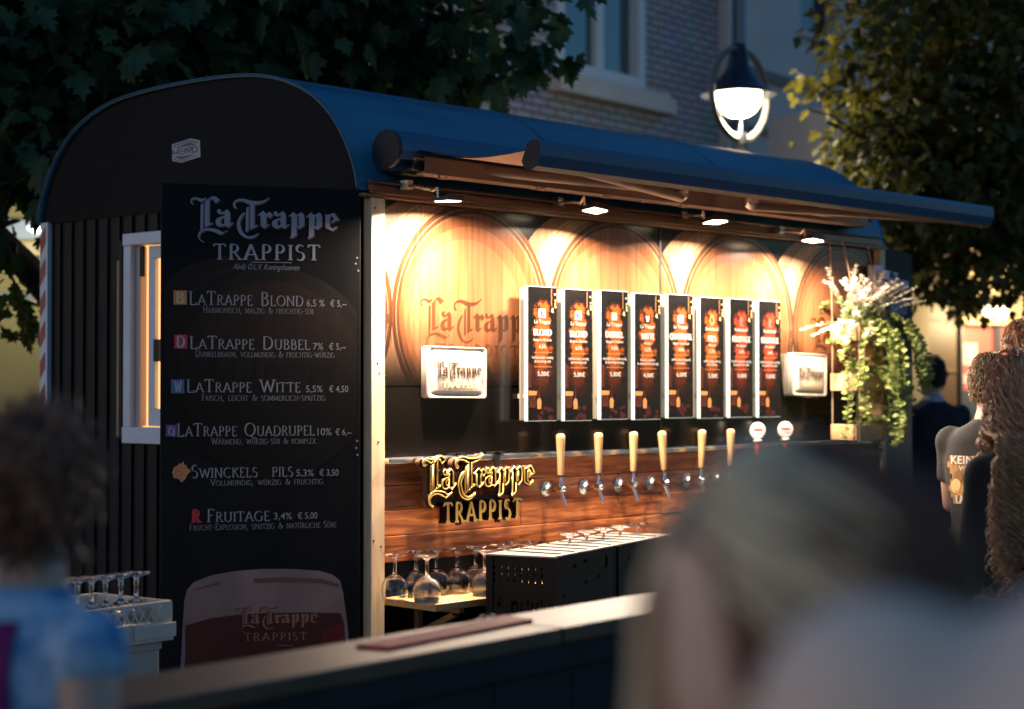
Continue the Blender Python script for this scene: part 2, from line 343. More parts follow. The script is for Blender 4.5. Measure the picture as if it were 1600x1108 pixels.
# the blackletter logotype, traced as outlines (pieces with optional holes)
def z1(pts): return [(290+x/12.31, 295+y/12.31) for x, y in pts]
def z2(pts): return [(400+x/10.55, 295+y/10.55) for x, y in pts]
LOGO_PX = [
 [z1([(155,262),(125,268),(98,245),(88,210),(100,165),(140,138),(200,130),(260,148),(310,158),(350,152),(385,130),(395,140),(360,175),(320,205),(290,222),(250,200),(210,172),(170,165),(130,175),(112,200),(120,230),(140,250)])],
 [z1([(283,280),(335,240),(330,745),(280,790)])],
 [z1([(365,215),(420,170),(470,125),(520,105),(570,115),(610,145),(645,180),(555,248),(540,205),(505,165),(470,160),(447,185),(445,652),(515,635),(518,652),(440,688),(360,728)])],
 [z1([(340,1025),(290,1005),(245,950),(232,900),(240,850),(275,800),(330,760),(400,742),(470,745),(540,752),(620,775),(690,820),(720,825),(790,785),(805,790),(655,880),(600,850),(530,815),(460,792),(390,788),(330,805),(285,840),(262,880),(258,920),(275,965),(310,1000),(348,1015)])],
 [z1([(590,405),(605,375),(635,362),(660,375),(665,405),(650,425),(680,435),(720,415),(785,365),(840,420),(840,655),(900,625),(908,635),(805,735),(735,690),(690,710),(640,718),(595,700),(568,655),(565,610),(580,565),(620,530),(680,515),(725,500),(738,495),(738,440),(700,460),(650,465),(610,445)]), z1([(715,535),(680,560),(660,590),(660,630),(685,655),(720,665),(733,655),(733,530)])],
 [z1([(940,360),(905,330),(893,280),(900,235),(935,190),(990,160),(1060,150),(1130,160),(1200,180),(1290,198),(1380,200),(1440,195),(1517,175),(1582,123),(1588,143),(1529,198),(1459,245),(1380,265),(1305,270),(1305,692),(1370,680),(1378,692),(1300,735),(1222,775),(1222,264),(1180,256),(1120,225),(1050,200),(985,205),(945,225),(930,260),(935,300),(965,325)])],
 [z1([(1143,345),(1195,300),(1195,785),(1140,830)])],
 [z1([(1115,425),(1125,440),(1080,510),(1045,580),(1030,650),(1040,720),(1070,800),(1110,860),(1160,900),(1215,912),(1280,900),(1340,870),(1385,840),(1390,855),(1340,905),(1270,945),(1190,955),(1110,930),(1040,880),(995,810),(970,720),(968,650),(985,580),(1020,510),(1070,455)])],
 [z2([(10,415),(105,335),(158,390),(212,352),(262,408),(212,472),(190,445),(170,425),(155,440),(155,590),(205,565),(212,575),(120,645),(62,600),(62,425),(40,408),(15,430)])],
 [z2([(272,375),(285,350),(310,343),(332,355),(335,380),(325,395),(350,400),(430,340),(478,390),(478,600),(535,565),(542,578),(455,650),(400,615),(360,640),(310,645),(270,625),(248,580),(250,535),(275,500),(320,480),(370,465),(395,455),(395,408),(360,425),(310,428),(285,410)]), z2([(380,485),(345,510),(330,545),(335,580),(360,595),(390,580),(390,482)])],
 [z2([(520,430),(610,355),(655,410),(745,360),(785,405),(785,590),(705,650),(658,615),(655,760),(570,815),(548,812),(550,800),(572,780),(572,430),(555,420),(530,440)]), z2([(665,430),(697,415),(697,600),(665,600)])],
 [z2([(812,440),(905,360),(950,415),(1040,365),(1082,410),(1082,600),(1000,665),(948,625),(945,770),(865,822),(843,822),(845,808),(865,790),(865,440),(850,430),(822,450)]), z2([(957,440),(990,425),(990,610),(957,605)])],
 [z2([(1132,402),(1190,405),(1288,368),(1378,492),(1300,512),(1240,552),(1236,540),(1262,500),(1290,480),(1235,420),(1212,440),(1212,610),(1265,648),(1332,605),(1342,620),(1258,685),(1140,632),(1140,430)])]]
LOGO = []
for pc in LOGO_PX:
    LOGO.append([[((x-297.2)/233.5, (354.2-(y-.031*(x-297.2)))/245.8) for x, y in ring] for ring in pc])
def smoothring(r):
    """round the curved runs of a traced ring a little, keep its corners"""
    out = []; n = len(r)
    for i in range(n):
        p0, p1, p2 = Vector(r[i-1]), Vector(r[i]), Vector(r[(i+1) % n])
        a, b = p1-p0, p2-p1
        ang = a.angle(b) if a.length > 1e-9 and b.length > 1e-9 else 0
        if R(8) < ang < R(50): out += [tuple(p1-a*.25), tuple(p1+b*.25)]
        else: out.append(tuple(p1))
    return out
def curve_polys(rings_list, extrude=0, off=0):
    out = []; lay = []
    for q, rings in enumerate(rings_list):
        c = bpy.data.curves.new('t', 'CURVE'); c.dimensions = '2D'; c.fill_mode = 'BOTH'
        for r in rings:
            r = smoothring(r); s = c.splines.new('POLY'); s.points.add(len(r)-1); s.use_cyclic_u = True
            for i, (x, y) in enumerate(r): s.points[i].co = (x, y, 0, 1)
        o = bpy.data.objects.new('t', c); me = o.to_mesh()
        for p in me.polygons: out.append([(me.vertices[i].co.x, me.vertices[i].co.y) for i in p.vertices]); lay.append(q % 3)
        o.to_mesh_clear(); bpy.data.objects.remove(o); bpy.data.curves.remove(c)
    return out, lay
LOGOP = curve_polys(LOGO)
def logo(mb, P, a0, a1, zb, m=0, off=.001, tilt=0):
    w = a1-a0
    for q, l in zip(*LOGOP):
        mb.poly([P.w(a0+x*w, zb+y*w+tilt*x*w, off+l*3e-5) for x, y in q], m)
def logopx(mb, P, x0, x1, yb, m=0, off=.001, yb1=None):
    a0, z0 = P.ab(x0, yb, off); a1, zz = P.ab(x1, yb if yb1 is None else yb1, off)
    logo(mb, P, a0, a1, z0, m, off, (zz-z0)/(a1-a0))

# ---------------------------------------------------------------- ground
b = MB(); b.box(-40, 90, -60, 120, -.3, 0)
gm = brickmat('paving_setts', (.10, .095, .09), (.14, .13, .12), (.05, .05, .05), (1, 0, 0), 1, .2, .1)
tag(b.build('plaza_ground', gm), kind='structure')

# ---------------------------------------------------------------- beer trailer
TR = thing('beer_trailer', 'black beer trailer with rounded blue roof, barrel backdrop and hinged menu panel', 'trailer', (0, 0, 0))
L = 3.95; WD = 2.30
half = [(0, 2.40), (.018, 2.48), (.048, 2.55), (.09, 2.625), (.166, 2.72), (.286, 2.815), (.45, 2.888), (.64, 2.932), (.88, 2.952), (1.15, 2.957)]
def cr(pts, n=4):
    out = []
    for i in range(len(pts)-1):
        p0 = Vector(pts[max(i-1, 0)]); p1 = Vector(pts[i]); p2 = Vector(pts[i+1]); p3 = Vector(pts[min(i+2, len(pts)-1)])
        for k in range(n):
            t = k/n
            out.append(.5*((2*p1)+(p2-p0)*t+(2*p0-5*p1+4*p2-p3)*t*t+(3*p1-p0-3*p2+p3)*t**3))
    out.append(Vector(pts[-1])); return out
prof = cr(half+[(WD-y, z) for y, z in half[-2::-1]])
b = MB(); n = len(prof)
def ringp(x, d):
    out = []
    for i, p in enumerate(prof):
        t = (prof[min(i+1, n-1)]-prof[max(i-1, 0)]).normalized(); nn = Vector((-t.y, t.x))
        q = p+nn*d; out.append((x, q.x, q.y))
    return out
xs = [-.02]+[L*k/3-.004 for k in (1, 2)]+[L+.02]
for d, fl in ((0.010, 0), (0, 1)):
    for x0, x1 in zip(xs[:-1], xs[1:]):
        r0, r1 = ringp(x0, d), ringp(x1, d); o = len(b.v); b.v += [Vector(p) for p in r0+r1]
        for i in range(n-1):
            f = [o+i, o+i+1, o+n+i+1, o+n+i]; b.f.append(f if fl else f[::-1]); b.m.append(0)
for x in (-.02, L+.02):
    r0, r1 = ringp(x, 0), ringp(x, .010)
    for i in range(n-1): b.poly([r0[i], r0[i+1], r1[i+1], r1[i]])
for i in (0, n-1):
    b.poly([ringp(-.02, 0)[i], ringp(L+.02, 0)[i], ringp(L+.02, .010)[i], ringp(-.02, .010)[i]])
ROOF = b.build('roof', K['roof'], TR, smooth=True, autosmooth=40)
beadm = mat('roof_edge_blue', (.010, .085, .16), .4)
for x in (-.022, L+.022):
    b = MB(); b.tube(ringp(x, .010), .005, 6); b.build('roof_edge_bead', beadm, ROOF, smooth=True)
for k in (1, 2):
    b = MB(); b.tube(ringp(L*k/3, .0105), .004, 5); b.build('roof_batten', K['roof'], ROOF, smooth=True)

for x in (0, L):
    b = MB(); b.poly([(x, p.x, p.y) for p in (prof[::-1] if x == 0 else prof)]); b.build('end_cap', K['black'], TR)
# end wall with window opening and ribs
WY0, WY1, WZ0, WZ1 = .62, 1.585, 1.345, 2.31
b = MB(); xw = .015
for (y0, y1, zz0, zz1) in ((.03, WY0, .2, 2.4), (WY1, 2.235, .2, 2.4), (WY0, WY1, .2, WZ0), (WY0, WY1, WZ1, 2.4)):
    b.box(xw, xw+.04, y0, y1, zz0, zz1)
yy = .1
while yy < 2.22:
    if WY0-.01 < yy < WY1+.01:
        b.box(xw-.012, xw, yy-.007, yy+.007, .22, WZ0); b.box(xw-.012, xw, yy-.007, yy+.007, WZ1, 2.398)
    else: b.box(xw-.012, xw, yy-.007, yy+.007, .22, 2.398)
    yy += .098
b.build('end_wall', K['ribs'], TR)
b = MB(); b.box(.06, L, WD-.06, WD-.02, .2, 2.41); b.box(L-.06, L-.02, .08, WD-.07, .2, 2.41); b.box(.0, L, .02, WD-.02, .12, .19)
b.box(.06, L-.06, .09, .13, .2, 2.41)
b.box(.15, L-.15, .3, 2.0, 0, .12)
b.build('body_shell', K['black'], TR)
b = MB(); hz = 0
b.box(-.012, .012, 2.235, 2.30, .2, 2.405, 0); b.box(.012, .3, 2.285, 2.305, .2, 2.405, 0)
zz = 2.335
while zz > .3:
    y0, y1 = 2.295, 2.252
    b.poly([(-.0145, y0, zz-.085), (-.0145, y1, zz-.03), (-.0145, y1, zz+.05), (-.0145, y0, zz-.005)], 1); zz -= .152
b.build('hazard_strip', [K['white'], mat('hazard_red', (.42, .02, .03), .4)], TR)
# window
WFR = MB(); fx0, fx1 = -.035, .05
WFR.box(fx0, fx1, WY0, WY1, WZ1-.055, WZ1); WFR.box(fx0, fx1, WY0, WY1, WZ0, WZ0+.075)
WFR.box(fx0+.006, fx1, WY1-.055, WY1, WZ0+.075, WZ1-.055); WFR.box(fx0+.006, fx1, WY0, WY0+.05, WZ0+.075, WZ1-.055)
win = WFR.build('window', K['white'], TR, bevel=.004)
b = MB(); yr = WY1-.055
b.box(.0, .035, yr-.04, yr-.0005, WZ0+.08, WZ1-.06); b.build('reveal', mat('lit_reveal_lining', (.55, .42, .34), .6), win)
b = MB(); ys = yr-.10
for (y0, y1, a0, a1) in ((WY0+.06, ys, WZ1-.12, WZ1-.062), (WY0+.06, ys, WZ0+.08, WZ0+.16), (ys-.05, ys, WZ0+.16, WZ1-.12)): b.box(.0, .045, y0, y1, a0, a1)
b.build('sash', K['white'], win, bevel=.003)
b = MB(); b.box(.02, .022, WY0+.06, ys-.05, WZ0+.16, WZ1-.12); b.box(.052, .054, WY0, WY1, WZ0, WZ1)
b.build('pane', glow('warm_lit_room', (1, .52, .19), .62, (.5, .3, .15)), win)
b = MB(); b.box(-.01, .02, ys-.09, ys-.052, 1.72, 1.82); b.box(-.03, .03, WY1+.01, WY1+.03, WZ0+.02, WZ1-.03); b.box(-.01, .0, yr-.075, yr-.045, WZ1-.2, WZ1-.06)
b.build('latch', K['rubber'], win, bevel=.002)
b = MB(); b.box(-.028, .0, WY1+.034, WY1+.05, WZ0+.03, WZ1-.12); b.build('shutter_guide', wood('guide_wood', (.3, .18, .1), (.4, .25, .15), 2), TR)
# corner posts, planks, rail
b = MB(); b.box(L-.055, L-.005, -.03, .02, .05, 2.372); b.build('corner_post', K['postwood'], TR, bevel=.003)
b = MB(); b.box(.037, .112, -.03, .02, .05, 2.372); POST = b.build('corner_post', K['postwood'], TR, bevel=.003)
for x, z in ((.055, 2.33), (.09, 2.29), (.07, 1.70), (.08, 1.66), (.075, 1.38), (.05, .98), (.09, .955)):
    b = MB(); b.lathe([(0, .0), (.0045, 0), (.0045, .0015), (0, .002)], n=8); b.v = [Vector((x+v.x, -.0303-v.z, z+v.y)) for v in b.v]; b.build('screw_head', K['dark'], POST)
b = MB(); b.box(.125, L-.06, -.005, .02, .05, .884); b.build('lower_panel', K['plastic'], TR)
b = MB(); rows = [(.886, .992), (.994, 1.096), (1.098, 1.198), (1.200, 1.287)]; random.seed(3)
for q, (a0, a1) in enumerate(rows):
    x = .125; cuts = [[1.3, 2.4], [.95, 1.95, 3.1], [1.62, 2.9], [.8, 2.2]][q]
    for c in cuts+[L-.056]:
        b.box(x, c-.0015, -.012+random.uniform(-.002, .002), .02, a0, a1); x = c+.0015
PL = b.build('plank_front', K['plank'], TR, bevel=.003)
b = MB(); b.box(.122, L-.056, -.045, .013, 1.289, 1.312); b.box(.122, L-.056, .0135, .02, 1.289, 1.33); b.build('counter_rail', K['steel'], TR, bevel=.003)
b = MB(); b.box(-.01, L+.015, -.035, .03, 2.374, 2.388); b.box(.02, L-.02, -.045, -.03, 2.389, 2.398); b.tube([(.02, -.035, 2.437), (L-.02, -.035, 2.437)], .008, 8)
b.box(.03, L-.03, -.02, .02, 2.40, 2.43)
b.build('eave_trim', mat('bronze_trim', (.16, .10, .07), .35, .6), TR, bevel=.002)

# printed barrel backdrop
def clip(poly, lo, hi, ax, keep_less):
    out = []; lim = hi if keep_less else lo
    ins = (lambda p: p[ax] <= lim) if keep_less else (lambda p: p[ax] >= lim)
    for i in range(len(poly)):
        a, c = poly[i-1], poly[i]; ia, ic = ins(a), ins(c)
        if ia != ic:
            t = (lim-a[ax])/(c[ax]-a[ax]); out.append((a[0]+(c[0]-a[0])*t, a[1]+(c[1]-a[1])*t))
        if ic: out.append(c)
    return out
def rect(poly, a0, a1, z0, z1):
    for ax, lo, hi in ((0, a0, a1), (1, z0, z1)):
        poly = clip(poly, lo, hi, ax, True)
        if len(poly) < 3: return []
        poly = clip(poly, lo, hi, ax, False)
        if len(poly) < 3: return []
    return poly
def barrels(mb, P, cs, zc, r, box, off, ids, sh=(-.27, .035), lay=.0006):
    hull, hoop, rim, face = ids[:4]; edge_ = ids[4] if len(ids) > 4 else face; far_ = ids[5] if len(ids) > 5 else hull; a0, a1, zl, zh = box
    def put(pts, m, o):
        p = rect(pts, a0, a1, zl, zh)
        if p: mb.poly([P.w(x, z, o) for x, z in p], m)
    circ = lambda cx, cz, rr, s=0, e=360, n=72: [(cx+rr*math.cos(R(s+(e-s)*i/n)), cz+rr*math.sin(R(s+(e-s)*i/n))) for i in range(n+(e-s < 360))]
    for k, c in enumerate(cs):
        o = off+k*lay
        hx, hz = c+sh[0], zc+sh[1]; hr = r+.03; an = math.degrees(math.atan2(sh[1], sh[0]))
        put(circ(hx, hz, hr, an-90, an+90)+circ(c, zc, r+.05, an+90, an+270), hull, o)
        if far_ != hull:
            q = circ(hx, hz, hr, an-90, an+90, 40); q2 = circ(c+sh[0]*.60, zc+sh[1]*.60, r+.04, an-90, an+90, 40)
            for i in range(len(q)-1): put([q[i], q[i+1], q2[i+1], q2[i]], far_, o+lay*.08)
        for t, w in ((.62, .007), (.50, .006), (.16, .012), (.06, .006)):
            q = circ(c+sh[0]*t, zc+sh[1]*t, r+.05-.02*t, an-88, an+88); q2 = circ(c+sh[0]*t, zc+sh[1]*t, r+.05-.02*t-w, an-88, an+88)
            for i in range(len(q)-1):
                if q[i][1] > zc-.12: put([q[i], q[i+1], q2[i+1], q2[i]], hoop, o+lay*.15)
        put(circ(c, zc, r+.05), rim, o+lay*.3); put(circ(c, zc, r+.006), hoop, o+lay*.45); put(circ(c-.006, zc-.004, r), edge_, o+lay*.6)
        if edge_ != face: put(circ(c-.022, zc-.006, r*.90), 9, o+lay*.68); put(circ(c-.04, zc-.01, r*.78), face, o+lay*.76)
        q = circ(c, zc, r+.028); q2 = circ(c, zc, r+.022)
        for i in range(len(q)-1): put([q[i], q[i+1], q2[i+1], q2[i]], hoop, o+lay*.45)
b = MB(); BOFF = -.012
b.pbox(LS, .122, 1.965, 1.312, 2.372, BOFF-.03, BOFF); b.pbox(LS, 1.969, L-.056, 1.312, 2.372, BOFF-.03, BOFF)
BC = [3.58, 2.61, 1.64, .675, -.30]
barrels(b, LS, BC, 1.905, .44, (.123, L-.058, 1.61, 2.37), BOFF+.0006, (1, 2, 3, 4, 7, 8))
IO = BOFF+.0006+5*.0006
for c in BC:
    if c < 0:
        for q, l in zip(*LOGOP):
            p = rect([(c-.33+x*.72, 1.835+y*.72) for x, y in q], .124, 9, 0, 9)
            if p: b.poly([LS.w(x, z, IO+l*4e-5) for x, z in p], 5)
        continue
    logo(b, LS, c-.325, c+.385, 1.835, 5, IO)
    place(b, serif('TRAPPIST', .13, .05, .14), LS, c-.24, c+.29, 1.70, .085, 5, IO)
b.poly([LS.w(x, z, IO+.0003) for x, z in ((1.96, 1.313), (1.974, 1.313), (1.974, 2.371), (1.96, 2.371))], 6)
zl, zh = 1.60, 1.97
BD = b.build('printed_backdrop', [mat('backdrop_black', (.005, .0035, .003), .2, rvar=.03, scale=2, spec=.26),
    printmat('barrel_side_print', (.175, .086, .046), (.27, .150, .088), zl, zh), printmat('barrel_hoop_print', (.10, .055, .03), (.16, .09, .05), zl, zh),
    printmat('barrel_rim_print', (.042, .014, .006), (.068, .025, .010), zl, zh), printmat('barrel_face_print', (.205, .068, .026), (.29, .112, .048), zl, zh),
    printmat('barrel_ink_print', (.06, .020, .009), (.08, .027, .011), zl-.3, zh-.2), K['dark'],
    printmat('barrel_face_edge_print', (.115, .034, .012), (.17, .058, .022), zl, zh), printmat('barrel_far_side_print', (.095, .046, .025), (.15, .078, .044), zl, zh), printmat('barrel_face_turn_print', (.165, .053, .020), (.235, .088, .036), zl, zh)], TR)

# awning, run out a little way
AW = MB()
def halfround(mb, y, z, x0, x1, rad, a0, a1, m=0, n=12, th=.006):
    p = [(y+rad*math.cos(R(a0+(a1-a0)*i/n)), z+rad*math.sin(R(a0+(a1-a0)*i/n))) for i in range(n+1)]
    q = [(y+(rad-th)*math.cos(R(a0+(a1-a0)*i/n)), z+(rad-th)*math.sin(R(a0+(a1-a0)*i/n))) for i in range(n+1)]
    for i in range(n):
        mb.poly([(x0, *p[i]), (x1, *p[i]), (x1, *p[i+1]), (x0, *p[i+1])], m); mb.poly([(x0, *q[i+1]), (x1, *q[i+1]), (x1, *q[i]), (x0, *q[i])], m)
        for x in (x0, x1): mb.poly([(x, *p[i]), (x, *p[i+1]), (x, *q[i+1]), (x, *q[i])], m)
CY, CZ, CX0, CX1 = -.055, 2.572, .11, 3.66
bluec = mat('awning_blue_coating', (.008, .062, .130), .45, rvar=.08, scale=4)
halfround(AW, CY, CZ, CX0, CX1, .078, 20, 215, 0, 14)
AW.box(CX0, CX1, CY+.0, CY+.075, CZ-.085, CZ-.07, 0)
for x0, x1 in ((CX0-.02, CX0), (CX1, CX1+.02)):
    k = 18; c0 = [(CY+.080*math.cos(2*math.pi*i/k), CZ+.080*math.sin(2*math.pi*i/k)) for i in range(k)]
    AW.add([(x0, *p) for p in c0]+[(x1, *p) for p in c0], [list(range(k))[::-1], list(range(k, 2*k))]+[[i, (i+1) % k, k+(i+1) % k, k+i] for i in range(k)], 1)
for x in (CX0+.05, CX1-.15):   # end brackets
    AW.box(x, x+.1, CY-.05, CY+.06, CZ-.10, CZ-.086, 1)
awn = AW.build('awning', [bluec, K['rubber']], TR, smooth=True, autosmooth=35)
BY, BZ = -.80, 2.488; BX0, BX1 = .145, 3.665
b = MB()
pf = [(-.045, .052), (-.052, .03), (-.050, -.005), (-.035, -.045), (-.005, -.058), (.03, -.052), (.045, -.02), (.03, .012), (.02, .045), (-.01, .058)]
k = len(pf); c0 = [(BX0, BY+y, BZ+z) for y, z in pf]; c1 = [(BX1, BY+y, BZ+z) for y, z in pf]
for i in range(k):
    j = (i+1) % k; b.poly([c0[i], c1[i], c1[j], c0[j]], 1 if i in (3, 4, 5, 6) else 0)
b.poly(c0[::-1], 2); b.poly(c1, 0)
beige = mat('aluminium_warm_white', (.15, .105, .082), .5, 0, (.19, .14, .11), 3)
b.build('front_bar', [bluec, beige, K['rubber']], awn, bevel=.004)
b = MB(); nn = 14                      # fabric from the roller to the bar, sagging slightly
for s_ in (0, 1):
    for i in range(nn):
        t0, t1 = i/nn, (i+1)/nn
        f = lambda t: (CY-.03+(BY+.035-CY+.03)*t, CZ+.01+(BZ+.03-CZ-.01)*t-.035*math.sin(math.pi*t)**1.2 - .0025*s_)
        (ya, za), (yb, zb) = f(t0), f(t1)
        q = [(CX0+.09, ya, za), (CX1-.06, ya, za), (CX1-.06, yb, zb), (CX0+.09, yb, zb)]
        b.poly(q if s_ else q[::-1], s_)
b.build('awning_fabric', [mat('fabric_blue', (.01, .06, .13), .8), mat('fabric_pale', (.36, .27, .21), .8, 0, (.42, .32, .26), 40)], awn, smooth=True)
for x0, x1, xe in ((CX0+.12, 1.75, BX0+.35), (CX1-.12, 2.1, BX1-.35)):
    b = MB(); sgn = 1 if x1 > x0 else -1
    b.tube([(x0, CY-.02, CZ-.05), (x1-.1*sgn, -.36, 2.505)], .024, 10, 0); b.tube([(x1-.1*sgn, -.36, 2.47), (xe, BY+.03, BZ-.03)], .022, 10, 0)
    b.ball((x1-.1*sgn, -.36, 2.488), .036, 12, 1); b.box(x0-.05, x0+.05, CY-.07, CY+.05, CZ-.085, CZ-.03, 1)
    b.build('folding_arm', [beige, K['steel']], awn, smooth=True, autosmooth=40)
b = MB()                                # pale lower cassette tray with small hooks
b.box(CX0+.1, CX1-.1, CY-.105, CY-.02, CZ-.098, CZ-.088, 0); b.box(CX0+.1, CX1-.1, CY-.108, CY-.104, CZ-.098, CZ-.03, 0)
for x in (1.35, 1.62, 1.92, .3, .9): b.box(x, x+.05, CY-.105, CY-.085, CZ-.112, CZ-.098, 1)
b.build('cassette_tray', [beige, K['steel']], awn)

# hinged menu panel
mp = MB(); mp.pbox(MP, -.80, -.004, .2, 2.402, -.03, 0)
MENU = mp.build('menu_panel', mat('menu_panel_black', (.0055, .005, .0055), .6, 0, (.0095, .0088, .0092), 5, rvar=.16, detail=10, stretch=(1, 1, .4), spec=.14), TR, bevel=.002)
b = MB()
barrels(b, MP, [-.36], 1.66, .37, (-.79, -.02, 1.0, 2.2), .00016, (0, 1, 1, 2), (-.16, .06), .0004)
logopx(b, MP, 312, 530, 592, 1, .00048)
pz = (1.42, 2.25)
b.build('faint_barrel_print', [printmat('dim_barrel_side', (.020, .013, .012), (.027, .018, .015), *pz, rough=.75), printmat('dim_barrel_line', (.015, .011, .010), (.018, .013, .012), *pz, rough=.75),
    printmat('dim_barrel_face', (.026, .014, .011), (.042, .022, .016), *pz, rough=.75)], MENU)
b = MB()
logopx(b, MP, 299.0, 532.0, 356.8, 2, .00056, 363.8); logopx(b, MP, 297.2, 530.4, 355.2, 0, .00068, 362.2)
txt(b, serif('TRAPPIST', .15, .05, .16, 1), MP, 332, 501, 405.5, 24, 0, .0006, 407)
q = [MP.ab(x, y, .0006) for x, y in ((393, 409), (456, 410), (456, 411.2), (393, 410.2))]; b.poly([MP.w(*p, .0006) for p in q][::-1], 1)
txt(b, bf('Abdij O.L.V. Koningshoeven', 0, .35), MP, 364, 468, 420.5, 9.5, 1, .0006, 422.5)
items = [(295, 474, 476, 'LaTrappe Blond', '6,5 %', 479, 507, '€ 5,--', 516, 541, 'Harmonisch, malzig & fruchtig-süß', 317, 490, 488.5, 21),
 (296, 485, 545, 'LaTrappe Dubbel', '7%', 489, 505, '€ 5,--', 514, 540, 'Dunkelbraun, vollmundig & fruchtig-würzig', 306, 523, 557.5, 20),
 (291, 470, 613, 'LaTrappe Witte', '5,5%', 478, 504, '€ 4,50', 514, 544, 'Frisch, leicht & sommerlich-spritzig', 315, 509, 626, 20),
 (276, 492, 682, 'LaTrappe Quadrupel', '10%', 496, 518, '€ 6,--', 524, 549, 'Wärmend, würzig-süß & komplex', 329, 494, 694.5, 20),
 (299, 458, 747, 'Swinckels  pils', '5,3%', 463, 490, '€ 3,50', 499, 529, 'Vollmundig, würzig & fruchtig', 328, 505, 759, 20),
 (323, 422, 816, 'Fruitage', '3,4%', 428, 456, '€ 5,00', 465, 496, 'Frucht-Explosion, spritzig & natürliche Süße', 296, 526, 829, 20)]
for (x0, x1, yb, t, pc, p0, p1, pr, e0, e1, sub, s0, s1, sy, cap) in items:
    sl = .035*(606-yb)/320
    txt(b, serif(t, .125, .05, .09, .76), MP, x0, x1, yb, cap, 1, .0006, yb+sl*(x1-x0))
    txt(b, bf(pc, .005), MP, p0, p1, yb+sl*190, 11 if pc != '10%' else 12, 1, .0006, yb+sl*210)
    txt(b, bf(pr, .008), MP, e0, e1, yb+sl*225, 10.5, 1, .0006, yb+sl*250)
    txt(b, serif(sub, .13, .07, .09, .78), MP, s0, s1, sy, 10, 3, .0006, sy+sl*(s1-s0))
def icon(x0, y0, x1, y1, m, ch, lm, glyphh=.78):
    q = [MP.ab(x, y, .0006) for x, y in ((x0, y1), (x1, y1), (x1, y0), (x0, y0))]
    if m is not None: b.poly([MP.w(*p, .0006) for p in q], m)
    w = x1-x0; txt(b, serif(ch, .22, .06, 0), MP, x0+w*.2, x1-w*.16, y1-(y1-y0)*.12, (y1-y0)*glyphh, lm, .00068)
icon(271, 454, 292, 476, 4, 'B', 8); icon(272, 523, 292.5, 545, 5, 'D', 0); icon(267, 593, 288, 615, 6, 'W', 0); icon(259, 664, 276, 682, 7, 'Q', 0, .66)
txt(b, serif('R', .34, .12, 0), MP, 299, 315.5, 817, 20, 5, .00068)
dog = [(286,721),(288,726),(291,727),(292,731),(297,734),(298,737),(294,740),(292,743),(289,749),(284,754),(278,748),(271,747),(269,738),(272,730),(278,727),(281,723),(283,726)]
b.poly([MP.w(*MP.ab(x, y), .0006) for x, y in dog][::-1], 4)
for st in ([(272,742),(277,736),(284,735)], [(276,746),(282,741),(287,741)], [(280,750),(285,746)], [(283,729),(287,732),(290,731)], [(279,731),(274,735)]):
    for i in range(len(st)-1):
        (xa, ya), (xb, yb) = st[i], st[i+1]; b.poly([MP.w(*MP.ab(x, y), .00072) for x, y in ((xa, ya+.6), (xb, yb+.6), (xb, yb-.6), (xa, ya-.6))], 2)
for x, y in ((558, 403), (556, 412), (560, 423), (558, 689), (556.5, 700), (558.5, 711)):
    a, z = MP.ab(x, y); b.poly([MP.w(a+.0045*math.cos(t*.785), z+.0045*math.sin(t*.785), .0006) for t in range(8)], 1)
b.build('menu_lettering', [K['cream'], K['dim'], mat('logo_shadow_red', (.20, .06, .05), .5), mat('small_lettering', (.20, .185, .195), .5),
   mat('icon_orange', (.52, .21, .07), .5), mat('icon_red', (.42, .02, .025), .5), mat('icon_blue', (.05, .10, .24), .5), mat('icon_purple', (.12, .06, .20), .5), mat('icon_sand', (.62, .38, .2), .5)], MENU)
# printed beer glass at the bottom of the panel
b = MB()
P_ = lambda pts, o, m: b.poly([MP.w(*MP.ab(x, y), o) for x, y in pts][::-1], m)
out = [(280,1090),(282,1050),(285,985),(288,938),(292,922),(302,910),(330,899),(370,892),(410,889),(455,889),(500,892),(520,898),(531,907),(536,925),(542,970),(546,1010),(548,1090)]
P_(out, .00032, 0)
P_([(284,1090),(290,977),(330,966),(370,960.5),(420,958),(470,957),(532,958),(538,975),(544,1090)], .00044, 1)
P_([(500,1090),(505,985),(534,975),(541,1005),(543,1090)], .00052, 2)
P_([(302,921),(345,908),(343,914),(303,923)], .00044, 3); P_([(395,904),(440,902),(502,904),(530,913),(530,918),(500,911),(440,909),(398,911)], .00044, 3)
P_([(280,1090),(282,1050),(285,985),(290,1000),(288,1050),(287,1090)], .00052, 4)
logopx(b, MP, 370.5, 497.5, 976.5, 5, .00064, 974); logopx(b, MP, 369, 496, 975.5, 6, .00056, 973)
txt(b, serif('TRAPPIST', .14, .05, .2, 1), MP, 381, 480, 1001.5, 12, 5, .0006, 1000)
P_([(432,1007.5),(458,1008.5),(458,1009.5),(432,1008.7)], .0006, 5)
b.build('beer_glass_print', [mat('foam_print', (.19, .12, .105), .4, 0, (.24, .155, .135), 6), mat('dark_beer_print', (.040, .008, .008), .35, 0, (.065, .014, .010), 5), mat('red_beer_print', (.13, .008, .016), .35, 0, (.09, .007, .012), 12),
   mat('rim_print', (.12, .06, .035), .4), mat('glass_edge_print', (.17, .13, .16), .4), mat('copper_print', (.26, .11, .07), .4), mat('dark_ink_print', (.03, .008, .008), .4)], MENU)

